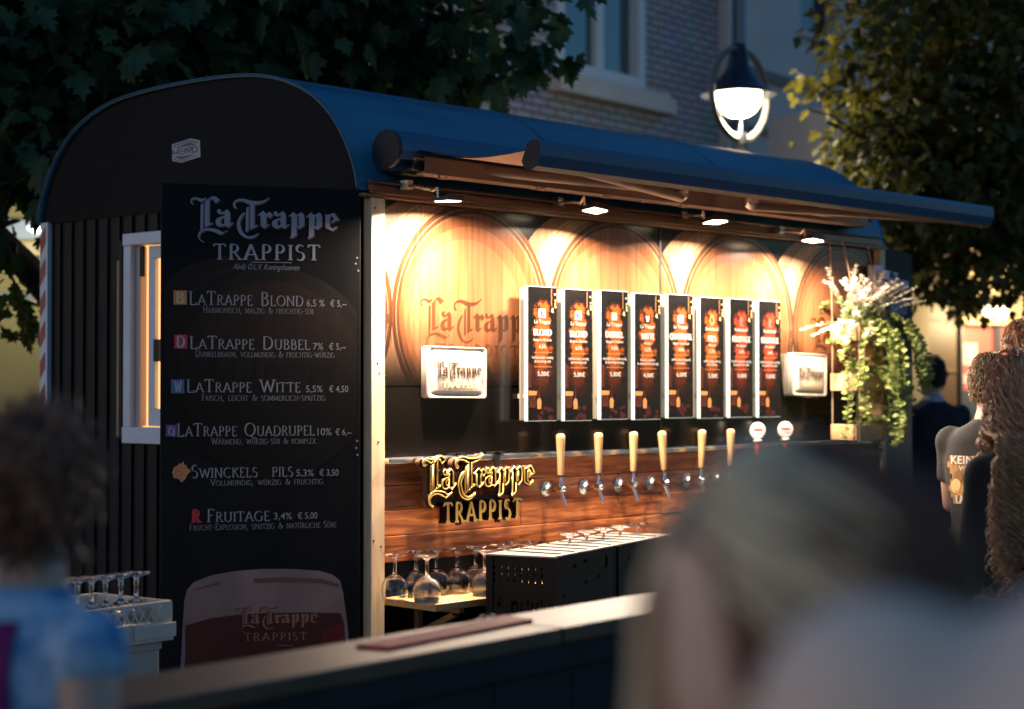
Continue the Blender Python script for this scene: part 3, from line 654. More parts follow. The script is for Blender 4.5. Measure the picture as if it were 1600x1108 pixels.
# maker's badge on the round end
BG = MB()
ep = lambda x, y: EF.ab(250+x/15.83, 200+y/15.83)
E_ = lambda pts, o, m: BG.poly([EF.w(*ep(x, y), o) for x, y in pts][::-1], m)
E_([(310,410),(765,262),(1000,310),(1015,715),(550,860),(320,820)], .003, 0)
E_([(345,435),(760,300),(945,345),(945,385),(850,360),(760,325),(345,465)], .0036, 1); E_([(350,505),(760,345),(925,420),(620,460)], .0036, 1)
E_([(355,710),(620,690),(900,645),(620,760),(540,790)], .0036, 1); E_([(350,760),(540,815),(940,680),(945,655),(945,690),(550,835),(350,790)], .0036, 1)
E_([(480,515),(605,490),(605,525),(480,548)], .004, 2); E_([(480,578),(605,555),(605,585),(480,606)], .004, 3); E_([(480,640),(605,620),(605,650),(480,672)], .004, 4)
for st in ([(345,560),(345,655)], [(345,655),(400,610)], [(400,610),(455,640)], [(455,640),(455,520)], [(635,490),(635,640)], [(690,480),(690,620)], [(690,490),(785,475)], [(785,475),(785,545)], [(785,545),(690,560)], [(720,560),(780,625)], [(820,470),(820,610)], [(820,470),(930,455)], [(930,455),(930,595)], [(820,605),(930,590)]):
    (xa, ya), (xb, yb) = st; d = 13
    if abs(xb-xa) < 20: E_([(xa-d, ya), (xa+d, ya), (xb+d, yb), (xb-d, yb)], .0042, 3)
    else: E_([(xa, ya-d), (xb, yb-d), (xb, yb+d), (xa, ya+d)], .0044, 3)
BG.build('badge', [mat('badge_silver', (.32, .32, .38), .4), mat('badge_navy', (.012, .02, .06), .4), mat('badge_red', (.3, .05, .06), .4), mat('badge_black', (.012, .012, .02), .4), mat('badge_blue', (.02, .09, .2), .4)], TR)

# folded-out panel on the far end
RP = Plane((3.965, .0, 0), dirdeg(27))
b = MB(); b.pbox(RP, 0, .64, .2, 2.39, -.03, 0, 0); rp = b.build('side_panel', K['black'], TR)
sl_ = mat('side_lettering', (.75, .7, .85), .5)
b = MB(); logo(b, RP, .08, .55, 2.17, 0, .002); b.build('side_logo', sl_, rp)
b = MB(); place(b, serif('TRAPPIST', .15, .05, .16, 1), RP, .13, .52, 2.03, .07, 0, .002); b.build('side_lettering', sl_, rp)
b = MB()
b.poly([RP.w(x, z, .002) for x, z in ((.05, .2), (.6, .2), (.58, .75), (.5, .84), (.15, .84), (.07, .75))], 1)
b.poly([RP.w(x, z, .002) for x, z in ((.03, 1.0), (.61, 1.0), (.61, 1.75), (.03, 1.75))], 2)
sp_ = [sl_, mat('side_red', (.14, .01, .015), .4), mat('side_barrel', (.06, .012, .012), .4)]
b.build('side_panel_print', sp_, rp)

# ---------------------------------------------------------------- flood lamps under the eave
led = glow('led_lens_light', (1, .80, .55), 12, (.8, .8, .8))
LEDY = .22
def LEDP(px, py):
    q = LS.pt(px, py, LEDY); return Vector((q.x, -LEDY, q.z))
def make_flood(p, label):
    p = Vector(p); r = thing('flood_lamp', label, 'lamp', p, 'flood lamps along the eave')
    b = MB(); b.box(p.x-.062, p.x+.062, p.y-.04, p.y+.04, p.z, p.z+.02)
    for k in range(7): b.box(p.x-.058, p.x+.058, p.y-.037+k*.011, p.y-.034+k*.011, p.z+.0205, p.z+.03)
    b.build('housing', K['dark'], r, bevel=.003)
    b = MB(); b.box(p.x-.052, p.x+.052, p.y-.031, p.y+.031, p.z-.003, p.z-.0005); b.build('lens', led, r)
    b = MB(); b.tube([(p.x-.08, p.y, p.z+.012), (p.x-.08, p.y, p.z+.05), (p.x-.02, p.y+.06, p.z+.045), (p.x-.02, -.035, 2.437)], .006, 6)
    b.box(p.x-.04, p.x, -.055, -.018, 2.417, 2.455); b.build('bracket', K['steel'], r)
    ld = bpy.data.lights.new('led_light', 'AREA'); ld.shape = 'RECTANGLE'; ld.size = .10; ld.size_y = .06; ld.energy = LED_W; ld.color = (1, .81, .62); ld.spread = R(165)
    lo = bpy.data.objects.new('led_light', ld); COL.objects.link(lo); lo.parent = r; lo.location = (0, .006, -.008); lo.rotation_euler = (0, 0, 0)
    return r
FL0 = make_flood(LEDP(700, 314), 'flood lamp nearest the pale corner post, tilted dark housing')
FL0.rotation_euler = (R(0), R(-4), R(14))
for px, py, rx, ry, lab in ((930, 329, -8, 3, 'flood lamp with shiny bracket above the second barrel'), (1118, 347, -9, -2, 'flood lamp right of the dark backdrop seam'), (1270, 376, -4, 2, 'flood lamp nearest the hanging planter')):
    d = dup(FL0, LEDP(px, py), lab); d.rotation_euler = (R(rx), R(ry), R(ry*2))

# ---------------------------------------------------------------- tap signs
SO = .07
signs = [(824.4, 869.9, 'BLOND', 'La Trappe', 'Belgian Blonde', '6,5%', 'harmonisch, malzig', '& fruchtig-süß', '5,00€', 'B', 0),
 (882, 925, 'BLOND', 'La Trappe', 'Belgian Blonde', '6,5%', 'harmonisch, malzig', '& fruchtig-süß', '5,00€', 'B', 0),
 (938.6, 981, 'DUBBEL', 'La Trappe', 'Belgian Dubbel', '7,0%', 'dunkelbraun, vollmundig', '& fruchtig-würzig', '5,00€', 'D', 0),
 (991.2, 1032, 'WITTE', 'La Trappe', 'Witbier', '5,5%', 'frisch, leicht', '& sommerlich-spritzig', '4,50€', 'W', 0),
 (1043.8, 1083, 'QUADRUPEL', 'La Trappe', 'Belgian Quadrupel', '10,0%', 'wärmend, würzig-süß', '& komplex', '6,00€', 'Q', 0),
 (1093.8, 1130.6, 'PILS', 'Swinckels', 'Pilsner', '5,3%', 'vollmundig, würzig', '& fruchtig', '3,50€', '', 0),
 (1140, 1175.8, 'FRUITAGE', 'Rodenbach', 'Fruitbier', '3,4%', 'frucht-explosion, spritzig', '& natürliche süße', '5,00€', 'R', 1),
 (1185.3, 1219.8, 'FRUITAGE', 'Rodenbach', 'Fruitbier', '3,4%', 'frucht-explosion, spritzig', '& natürliche süße', '5,00€', 'R', 1)]
slab = ['tall dark tap sign reading BLOND, the one next to the ivory plaque', 'tall dark tap sign reading BLOND beside the DUBBEL sign', 'tall dark tap sign reading DUBBEL, price 5,00€', 'tall dark tap sign reading WITTE, price 4,50€',
        'tall dark tap sign reading QUADRUPEL, price 6,00€', 'tall dark tap sign reading PILS, price 3,50€', 'tall dark tap sign reading FRUITAGE beside the PILS sign', 'tall dark tap sign reading FRUITAGE, the one nearest the hanging planter']
edge = glow('edge_lit_acrylic', (.92, 1, .88), .35, (.30, .32, .30))
clear = mat('frosted_acrylic', (.25, .20, .15), .3)
def signprint(name, hot, mid):
    """back-lit print: a brick arch glowing out of the dark, in the sign's own box coordinates"""
    m, t, b = base(name); N = t.nodes.new
    tc = N('ShaderNodeTexCoord'); sx = N('ShaderNodeSeparateXYZ'); lk(t, tc.outputs['Generated'], sx.inputs[0])
    nz = N('ShaderNodeTexNoise'); nz.inputs['Scale'].default_value = 34; nz.inputs['Detail'].default_value = 6; lk(t, tc.outputs['Object'], nz.inputs[0])
    def mth(op, a, c):
        k = N('ShaderNodeMath'); k.operation = op
        for i_, v_ in ((0, a), (1, c)):
            if isinstance(v_, (int, float)): k.inputs[i_].default_value = v_
            else: lk(t, v_, k.inputs[i_])
        return k.outputs[0]
    def sm(v, lo, hi):
        k = N('ShaderNodeMapRange'); k.interpolation_type = 'SMOOTHSTEP'; k.inputs[1].default_value = lo; k.inputs[2].default_value = hi; lk(t, v, k.inputs[0]); return k.outputs[0]
    xx = mth('ABSOLUTE', mth('ADD', mth('SUBTRACT', sx.outputs['X'], .50), mth('MULTIPLY', mth('SUBTRACT', nz.outputs['Fac'], .5), .75)), 0)
    rise = mth('MULTIPLY', mth('POWER', mth('MAXIMUM', mth('SUBTRACT', sx.outputs['Z'], .78), 0), 2), 14)
    side = mth('SUBTRACT', 1, sm(mth('ADD', xx, rise), .10, .36))
    mk = mth('MULTIPLY', mth('MULTIPLY', side, sm(sx.outputs['Z'], .16, .60)), mth('SUBTRACT', 1, sm(sx.outputs['Z'], .86, .96)))
    br = N('ShaderNodeTexBrick'); br.inputs['Scale'].default_value = 1; br.inputs['Brick Width'].default_value = .030; br.inputs['Row Height'].default_value = .0105; br.inputs['Mortar Size'].default_value = .0012
    br.inputs['Color1'].default_value = (1, 1, 1, 1); br.inputs['Color2'].default_value = (.55, .55, .55, 1); br.inputs['Mortar'].default_value = (.25, .25, .25, 1)
    so = N('ShaderNodeSeparateXYZ'); cb = N('ShaderNodeCombineXYZ'); lk(t, tc.outputs['Object'], so.inputs[0]); lk(t, so.outputs['X'], cb.inputs[0]); lk(t, so.outputs['Z'], cb.inputs[1]); lk(t, cb.outputs[0], br.inputs[0])
    rp = N('ShaderNodeValToRGB'); e = rp.color_ramp.elements; e[0].position = 0; e[0].color = (.006, .004, .004, 1); e[1].position = .85; e[1].color = c4(hot)
    k = e.new(.35); k.color = c4(mid); lk(t, mk, rp.inputs[0])
    mx = N('ShaderNodeMix'); mx.data_type = 'RGBA'; mx.blend_type = 'MULTIPLY'; mx.inputs[0].default_value = .85; lk(t, rp.outputs[0], mx.inputs[6]); lk(t, br.outputs[0], mx.inputs[7])
    lk(t, mx.outputs[2], b.inputs['Base Color']); lk(t, mx.outputs[2], b.inputs['Emission Color']); b.inputs['Emission Strength'].default_value = .4; b.inputs['Roughness'].default_value = .18
    return m
BLK = mat('sign_print_black', (.008, .006, .006), .16)
SM = [signprint('sign_print_orange', (.24, .062, .010), (.065, .010, .003)), BLK, BLK, BLK,
  glow('sign_lettering_lit', (1, .93, .82), .14, (.34, .31, .27)), glow('sign_line_orange', (1, .33, .07), .14, (.30, .11, .03)), glow('sign_bulb_lit', (1, .70, .30), .35, (.4, .28, .12)),
  mat('sign_barrel_brown', (.06, .012, .005), .3, 0, (.03, .006, .003), 40), mat('sign_hop_red', (.045, .005, .005), .3, 0, (.03, .006, .006), 60),
  signprint('sign_print_red', (.26, .035, .012), (.085, .008, .005)), BLK, BLK,
  glow('sign_icon_white', (.95, .95, 1), .3, (.4, .4, .4)), glow('sign_icon_red', (1, .12, .08), .2, (.4, .04, .03)), glow('sign_icon_purple', (.4, .3, 1), .3, (.2, .16, .4))]
rnd = random.Random(5)
zt = LS.ab(824.4, 446.6, SO)[1]; zb = LS.ab(825.9, 658.6, SO)[1]
for i, (x0, x1, nm, br, st, pc, d1, d2, pr, ic, red) in enumerate(signs):
    a0 = LS.ab(x0, 550, SO)[0]; a1 = LS.ab(x1, 550, SO)[0]; w = a1-a0; h = zt-zb
    dz = rnd.uniform(-.003, .003); z0 = zb+dz
    root = thing('tap_sign', slab[i], 'sign', LS.w((a0+a1)/2, z0, .03), 'lit beer signs above the taps')
    b = MB(); b.pbox(LS, a0, a1, z0, z0+h, SO-.021, SO); b.build('acrylic_block', edge, root, bevel=.0015)
    b = MB(); b.pbox(LS, a0+.004, a1-.004, z0+.004, z0+h-.004, .018, .023); b.pbox(LS, a0+.02, a0+.04, z0+.1, z0+.12, -.009, SO-.030); b.pbox(LS, a1-.05, a1-.03, z0+h-.12, z0+h-.1, -.009, SO-.030)
    b.build('back_plate', clear, root)
    b = MB(); Q = lambda pts, m, o: b.poly([LS.w(a0+u*w, z0+v*h, SO+o) for u, v in pts], m)
    Q([(0.005, .003), (.995, .003), (.995, .997), (.005, .997)], 9 if red else 0, .0008)
    T = lambda tp, u0, u1, v, hh, m: place(b, tp, LS, a0+u0*w, a0+u1*w, z0+v*h, hh*h, m, SO+.0023)
    if ic and ic != 'R':
        Q([(.37, .767), (.60, .767), (.60, .832), (.37, .832)], 14 if ic == 'Q' else (12 if ic == 'B' else 5 if ic == 'D' else 1), .0021)
        T(serif(ic, .26, .08, 0), .42, .56, .776, .046, 1 if ic == 'B' else 12)
    elif ic == 'R': T(serif('R', .34, .14, 0), .42, .60, .765, .075, 13)
    else:
        Q([(.49, .755), (.62, .795), (.54, .855), (.44, .86), (.38, .80)], 5, .0021); Q([(.47, .785), (.54, .80), (.50, .835), (.44, .825)], 1, .0023)
    T(bf(br, .004), .22, .76, .724, .030, 4)
    wd = {'BLOND': .62, 'DUBBEL': .66, 'WITTE': .52, 'QUADRUPEL': .90, 'PILS': .36, 'FRUITAGE': .80}[nm]
    T(serif(nm, .24, .05, .07, 1, 4), .5-wd/2, .5+wd/2, .636, .046, 4)
    sw = min(.62, .045*len(st)); T(bf(st, 0), .5-sw/2, .5+sw/2, .594, .021, 4)
    T(bf(pc, .002), .38, .62, .540, .028, 4)
    for v in (.509, .403): Q([(.20, v-.0016), (.82, v-.0016), (.82, v+.0016), (.20, v+.0016)], 5, .0021)
    sw = min(.86, .040*len(d1)); T(bf(d1, 0), .5-sw/2, .5+sw/2, .463, .021, 4); sw = min(.80, .040*len(d2)); T(bf(d2, 0), .5-sw/2, .5+sw/2, .434, .021, 4)
    T(bf(pr, .008), .33, .72, .335, .034, 4)
    for u, v, s in ((.925, .945, .012), (.94, .90, .011), (.95, .85, .012)):
        Q([(u+s*2.2*math.cos(t*.785), v+s*.55*math.sin(t*.785)) for t in range(8)], 6, .0021)
    Q([(.925, .855), (.955, .855), (.955, .885), (.925, .885)], 6, .0021); Q([(.80, .815), (.88, .805), (.86, .84), (.83, .842)], 6, .0021); Q([(.80, .86), (.815, .86), (.815, .985), (.80, .985)], 5, .0021)
    Q([(.0, .25), (.12, .25), (.17, .31), (.18, .36), (.12, .42), (.0, .43)], 7, .0013); Q([(.10, .26), (.14, .29), (.16, .35), (.11, .41), (.13, .35)], 1, .0016)
    Q([(.02, .19), (.29, .192), (.31, .222), (.02, .226)], 5, .0021); Q([(.05, .10), (.26, .10), (.29, .188), (.03, .188)], 7, .0016)
    Q([(.32, .09), (.45, .09), (.46, .145), (.42, .17), (.35, .17), (.31, .145)], 5, .0021); Q([(.36, .175), (.40, .175), (.395, .29), (.37, .29)], 7, .0019)
    for k in range(9):
        cu, cv, s = rnd.uniform(.36, .86), rnd.uniform(.015, .10), rnd.uniform(.05, .09)
        Q([(min(.99, cu+s*math.cos(t*1.047)), max(.005, cv+s*.25*math.sin(t*1.047))) for t in range(6)], 8, .0011+k*.00006)
    b.build('print_face', SM, root)

# ---------------------------------------------------------------- white plaques
def plaque(px0, px1, py0, py1, tilt, label, clearplate, tx0, tx1, ty):
    a0, zt_ = LS.ab(px0, py0, .03); a1, zb_ = LS.ab(px1, py1, .03); w = a1-a0; h = zt_-zb_
    c = LS.w((a0+a1)/2, (zt_+zb_)/2, 0); root = thing('plaque', label, 'plaque', c)
    PQ = Plane((c.x, 0, 0), (1, 0, 0)); cz = c.z
    def W_(u, v, o):
        a, z = u*w, v*h; return LS.w(c.x+a*math.cos(tilt)-z*math.sin(tilt), cz+a*math.sin(tilt)+z*math.cos(tilt), o)
    b = MB()
    lev = [(.5, -.006), (.5, .026), (.487, .032), (.455, .030), (.43, .026), (.385, .034), (.36, .036)]
    def rr(s, o):
        out = []; rad = .05*s/.5
        for sx, sy, a in ((1, -1, -90), (1, 1, 0), (-1, 1, 90), (-1, -1, 180)):
            for k in range(4):
                t = R(a+30*k); out.append(W_(sx*(s-rad)+rad*math.cos(t), sy*(s-rad)+rad*math.sin(t), o))
        return out
    rings = [rr(s, o) for s, o in lev]; n_ = len(rings[0]); o0 = len(b.v)
    for r_ in rings: b.v += r_
    for i in range(len(rings)-1):
        for j in range(n_): b.f.append([o0+i*n_+j, o0+i*n_+(j+1) % n_, o0+(i+1)*n_+(j+1) % n_, o0+(i+1)*n_+j]); b.m.append(0)
    b.f.append([o0+(len(rings)-1)*n_+j for j in range(n_)]); b.m.append(0)
    b.build('panel', mat('plaque_ivory', (.40, .35, .29), .35, 0, (.44, .39, .33), 8), root, smooth=True, autosmooth=25)
    b = MB(); u0, u1 = -.40, .375; lw = (u1-u0)*w
    def WL(x, z, o): return LS.w(c.x+x*math.cos(tilt)-z*math.sin(tilt), cz+x*math.sin(tilt)+z*math.cos(tilt), o)
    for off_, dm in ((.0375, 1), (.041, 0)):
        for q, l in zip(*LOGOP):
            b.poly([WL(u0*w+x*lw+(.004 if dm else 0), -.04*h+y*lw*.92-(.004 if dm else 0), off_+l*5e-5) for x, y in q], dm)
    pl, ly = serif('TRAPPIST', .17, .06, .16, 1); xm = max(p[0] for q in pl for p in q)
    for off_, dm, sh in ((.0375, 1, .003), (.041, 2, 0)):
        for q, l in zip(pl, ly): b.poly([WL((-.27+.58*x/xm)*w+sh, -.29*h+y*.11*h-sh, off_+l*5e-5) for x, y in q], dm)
    b.build('raised_lettering', [mat('plaque_dark_brown', (.05, .02, .012), .3), mat('plaque_shadow_bronze', (.30, .20, .14), .4), mat('plaque_gold', (.72, .50, .28), .3)], root)
    if clearplate:
        b = MB(); b.hexa([W_(-.62, -.52, -.002), W_(.4, -.55, -.002), W_(.4, -.55, .002), W_(-.62, -.52, .002), W_(-.72, .47, -.002), W_(.4, .47, -.002), W_(.4, .47, .002), W_(-.72, .47, .002)])
        b.build('clear_plate', glassmat('clear_acrylic', (.95, .95, .93), .05, 1.2), root)
plaque(667.5, 761, 541, 622, -.012, 'square ivory plaque with raised logo above the gold sign', False, 0, 0, 0)
plaque(1238.5, 1292, 552, 618, -.02, 'square ivory plaque with raised logo beside the hanging planter', True, 0, 0, 0)

# ---------------------------------------------------------------- beer taps
def make_tap(x, label, kind):
    z = 1.147; o = (x, -.012, z); root = thing('beer_tap', label, 'beer tap', o, 'beer taps along the plank front')
    b = MB(); prof_ = [(0, 0), (.036, 0), (.036, .004), (.030, .010), (.020, .013), (.015, .02), (.0135, .03)]
    k0 = len(b.v); b.lathe(prof_, n=20)
    b.v = [Vector((x+v.x, -.012-v.z, z+v.y)) for v in b.v]; b.build('flange', [K['steel']], root, smooth=True, autosmooth=40)
    b = MB(); b.tube([(x, -.03, z), (x, -.075, z+.002), (x, -.085, z+.003)], [.012, .012, .016], 12); b.tube([(x, -.085, z+.003), (x, -.115, z+.003)], [.017, .017], 14)
    b.tube([(x, -.10, z-.012), (x, -.10, z+.022), (x, -.10, z+.03), (x, -.10, z+.06)], [.013, .013, .007, .007], 12); b.ball((x, -.116, z+.003), .013, 10)
    b.tube([(x, -.10, z+.056), (x, -.10, z+.066)], [.011, .011], 12)
    b.build('faucet_body', K['chrome'], root, smooth=True, autosmooth=40)
    b = MB(); b.tube([(x, -.10, z-.010), (x+.004, -.106, z-.028), (x+.012, -.118, z-.072)], [.0095, .009, .0075], 12); b.build('spout', K['chrome'], root, smooth=True, autosmooth=50)
    if kind == 'wood':
        b = MB(); hb = z+.066; prof_ = [(0, 0), (.0125, 0), (.0135, .004), (.0165, .09), (.0200, .158), (.0205, .168), (.0185, .177), (.012, .182), (0, .183)]
        b.lathe(prof_, (x, -.10, hb), 20, 0)
        b.build('handle', K['handlewood'], root, smooth=True, autosmooth=60)
        b = MB()
        for q, l in zip(*LOGOP):
            pts = []
            for lx, ly in q:
                hz_ = .045+lx*.095; rr = .0147+hz_*.037+.0004; an = math.atan2(-1, -.35)+(ly-.05)*2.2*.5; an = an - .0
                pts.append((x+rr*math.cos(an), -.10+rr*math.sin(an), hb+hz_))
            b.poly(pts)
        b.build('burnt_lettering', mat('burnt_brown', (.20, .10, .04), .6), root)
    else:
        b = MB(); hb = z+.066; b.lathe([(0, 0), (.010, 0), (.013, .03), (.015, .10), (.013, .115), (0, .116)], (x, -.10, hb), 14, 0); b.build('handle', mat('tap_handle_red', (.45, .03, .03), .3), root, smooth=True, autosmooth=50)
        b = MB(); b.lathe([(0, .11), (.022, .112), (.024, .12), (.012, .127), (0, .128)], (x, -.10, hb), 14, 0)
        cz = hb+.168; nd = Vector((-.62, -.78, 0)); sd = Vector((.78, -.62, 0)); k = 24
        for o0, o1, r0, r1 in ((-.008, -.006, .034, .040), (-.006, .006, .040, .040), (.006, .009, .040, .034)):
            for j in range(k):
                f = lambda oo, rr, jj: Vector((x, -.10, cz))+nd*oo+sd*rr*math.cos(2*math.pi*jj/k)+UP*rr*1.12*math.sin(2*math.pi*jj/k)
                b.poly([f(o0, r0, j), f(o0, r0, j+1), f(o1, r1, j+1), f(o1, r1, j)])
        for oo, rr in ((-.008, .034), (.009, .034)): b.poly([f(oo, rr, j) for j in (range(k) if oo > 0 else range(k, 0, -1))])
        md = b.build('medallion', mat('medallion_white', (.75, .70, .66), .3), root, smooth=True, autosmooth=40)
        b = MB(); PM = Plane((x+nd.x*.0096, -.10+nd.y*.0096, 0), (sd.x, sd.y, 0))
        b.poly([PM.w(a, cz+zz_) for a, zz_ in ((-.022, .0), (.022, .0), (.022, .012), (-.022, .012))], 0); b.poly([PM.w(a, cz+zz_) for a, zz_ in ((-.002, -.016), (.02, -.016), (.02, -.011), (-.002, -.011))], 1)
        b.build('medallion_print', [mat('medallion_red', (.6, .10, .07), .4), mat('medallion_grey', (.3, .3, .3), .4)], md)
    return root
taps = [1.114, 1.374, 1.623, 1.858, 2.143, 2.384]
tl = ['wooden-handled chrome beer tap nearest the gold logo sign', 'wooden-handled chrome beer tap, second from the gold logo sign', 'wooden-handled chrome beer tap, third from the gold logo sign', 'wooden-handled chrome beer tap leaning slightly left, fourth from the gold sign',
      'wooden-handled chrome beer tap, fifth from the gold logo sign', 'wooden-handled chrome beer tap nearest the white medallion taps']
T0 = make_tap(taps[0], tl[0], 'wood')
for i, x in enumerate(taps[1:], 1):
    d = dup(T0, (x, -.012, 1.147), tl[i]); d.rotation_euler = (0, R((0, 0, 1.0, -4.5, 2.5, 1.0)[i]), 0)
M0 = make_tap(2.617, 'beer tap with round white medallion handle beside the wooden handles', 'med')
dup(M0, (2.86, -.012, 1.147), 'beer tap with round white medallion handle nearest the hanging planter')

# ---------------------------------------------------------------- gold logo sign on the planks
GO = .095
a0, zA = LS.ab(658.5, 775, GO); a1, zB = LS.ab(834, 764, GO); w = a1-a0; zA = LS.ab(680, 767.5, GO)[1]
root = thing('gold_logo_sign', 'black and gold three-dimensional logo sign hung on the red planks', 'sign', LS.w((a0+a1)/2, zA, .02))
b = MB()
for q, l in zip(*LOGOP): b.poly([LS.w(a0+x*w, zA+y*w, GO+l*4e-5) for x, y in q], 0)
tubes = MB()
for pc in LOGO:
    for ring in pc:
        rg = smoothring(ring); k = len(rg); ctr = [LS.w(a0+x*w, zA+y*w, GO-.002) for x, y in rg]
        b.tube(ctr+[ctr[0]], .0085, 6, 0, False)
        for i in range(k):
            j = (i+1) % k
            b.poly([LS.w(a0+rg[i][0]*w, zA+rg[i][1]*w, GO-.04), LS.w(a0+rg[j][0]*w, zA+rg[j][1]*w, GO-.04), LS.w(a0+rg[j][0]*w, zA+rg[j][1]*w, GO), LS.w(a0+rg[i][0]*w, zA+rg[i][1]*w, GO)], 1)
        c2 = [LS.w(a0+x*w, zA+y*w, GO+.006) for x, y in rg]; tubes.tube(c2+[c2[0]], .0036, 6, 0, False)
b.build('letter_body', [K['plastic'], mat('letter_side_bronze', (.20, .085, .04), .45)], root)
tubes.build('gold_outline', K['gold'], root, smooth=True)
b = MB(); pl, ly = serif('TRAPPIST', .20, .10, .22, 1); xm = max(p[0] for q in pl for p in q); xn = min(p[0] for q in pl for p in q)
t0, tz = LS.ab(692, 821.5, GO); t1, tz2 = LS.ab(816, 808.5, GO); tz = LS.ab(692, 818.5, GO)[1]
for q, l in zip(pl, ly):
    F_ = [LS.w(t0+(x-xn)/(xm-xn)*(t1-t0), tz+y*.083, GO+l*1e-4) for x, y in q]; B_ = [p+Vector((0, .045, 0)) for p in F_]
    b.poly(F_, 0)
    for i in range(len(q)): b.poly([B_[i], B_[(i+1) % len(q)], F_[(i+1) % len(q)], F_[i]], 1)
b.build('trappist_letters', [K['gold'], K['plastic']], root)
b = MB()
for px in (713, 774):
    a = LS.ab(px, 770, .04)[0]; b.pbox(LS, a-.013, a+.013, 1.02, 1.325, .046, .056); b.pbox(LS, a-.013, a+.05, 1.3135, 1.322, -.005, .056)
b.pbox(LS, a0+.05, a1-.2, 1.123, 1.143, .0565, .066)
b.build('hanging_frame', K['dark'], root)
for px, py in ((690, 766),):
    b = MB(); a, z = LS.ab(px-4, py-8, .02); b.lathe([(0, .012), (.036, .012), (.036, .018), (.02, .024), (.016, .05), (0, .05)], n=16); b.v = [Vector((a+v.x, -v.z, z+v.y)) for v in b.v]
    o = b.build('tap_stub', K['chrome'], None, loc=(a, -.02, z), smooth=True, autosmooth=40); tag(o, 'short round chrome fitting on the planks behind the gold sign', 'fitting')

# ---------------------------------------------------------------- shelf, glasses, dark rack
SZ = .745
root = thing('wall_shelf', 'light wooden shelf with bracket under the gold sign', 'shelf', (.5, -.18, SZ))
b = MB(); b.hexa([(.10, -.335, SZ-.03), (1.0, -.30, SZ-.03), (1.0, -.006, SZ-.03), (.125, -.006, SZ-.03), (.10, -.335, SZ), (1.0, -.30, SZ), (1.0, -.006, SZ), (.125, -.006, SZ)]); b.build('board', K['shelfwood'], root, bevel=.003)
b = MB(); b.box(.30, .33, -.03, -.006, .52, SZ-.031); b.box(.30, .33, -.27, -.031, SZ-.06, SZ-.031)
b.hexa([(.302, -.24, SZ-.075), (.328, -.24, SZ-.075), (.328, -.03, .57), (.302, -.03, .57), (.302, -.22, SZ-.06), (.328, -.22, SZ-.06), (.328, -.03, .60), (.302, -.03, .60)])
bw_ = wood('bracket_wood', (.25, .14, .06), (.33, .2, .1), 1); b.build('bracket', bw_, root, bevel=.002)
b = MB(); b.box(.52, .545, -.25, -.006, SZ-.055, SZ-.031); b.build('bracket', bw_, root, bevel=.002)
GH = .188
def glass_mesh(b):
    """an upturned stemmed beer goblet: rim on the shelf, foot in the air"""
    outp = [(.049, 0), (.053, .02), (.0555, .045), (.054, .065), (.045, .083), (.028, .097), (.0125, .104), (.0075, .110), (.0068, .135), (.0068, .160), (.0085, .168), (.014, .174), (.030, .1795), (.046, .1835), (.0475, .186), (.046, .188), (.0, .1885)]
    inn = [(0, .0965), (.012, .0955), (.027, .090), (.042, .079), (.0515, .063), (.0532, .045), (.0508, .02), (.047, 0), (.049, 0)]
    b.lathe(outp, (0, 0, 0), 28); b.lathe(inn, (0, 0, 0), 28)
def make_glass(p, label, group):
    b = MB(); glass_mesh(b); b.v = [v+Vector(p) for v in b.v]
    o = b.build('beer_goblet', K['glass'], None, loc=p, smooth=True, autosmooth=60); return tag(o, label, 'glass', group)
g0 = None
_fm = bpy.data.meshes.new('misted_goblet'); _b = MB(); glass_mesh(_b); _fm.from_pydata([tuple(v) for v in _b.v], [], _b.f); _fm.materials.append(glassmat('misted_glass', (1, .99, .97), .12)); _fm.polygons.foreach_set('use_smooth', [True]*len(_fm.polygons))
gf = bpy.data.objects.new('beer_goblet', _fm)
def glasses(spots, z, group, label_of, zt=None, fr=()):
    global g0
    for i, (px, py) in enumerate(spots):
        q = onz(px, py, zt or z+GH); p = Vector((q.x, q.y, z))
        if g0 is None: g0 = make_glass(p, label_of(i), group); o = g0
        else:
            o = (gf if (fr and i in fr) else g0).copy(); COL.objects.link(o); o.location = p; tag(o, label_of(i), 'glass', group)
        o.rotation_euler = (0, 0, random.uniform(0, 6))
SHELF = [(617, 865), (650, 860), (667, 867.5), (682, 857.5), (714, 856), (743, 853), (757, 859), (779, 850), (792, 854), (805, 846.5), (823, 852), (832, 845)]
SL = ['upturned goblet at the left end of the wooden shelf by the post', 'upturned goblet in the back row, second from the post', 'misted upturned goblet at the front edge of the shelf', 'upturned goblet in the shelf back row behind the misted one',
  'upturned goblet standing alone in the middle of the shelf', 'upturned goblet, back one of the middle pair on the shelf', 'upturned goblet, front one of the middle pair on the shelf', 'upturned goblet in the shelf back row, next right of the middle pair',
  'upturned goblet at the shelf front, next right of the middle pair', 'upturned goblet in the back row beside the black rack', 'upturned goblet at the shelf front beside the black rack corner', 'upturned goblet at the far right end of the wooden shelf']
glasses(SHELF, SZ+.0015, 'upturned goblets on the wooden shelf', lambda i: SL[i], None, (2, 6))
bpy.data.objects.remove(gf)
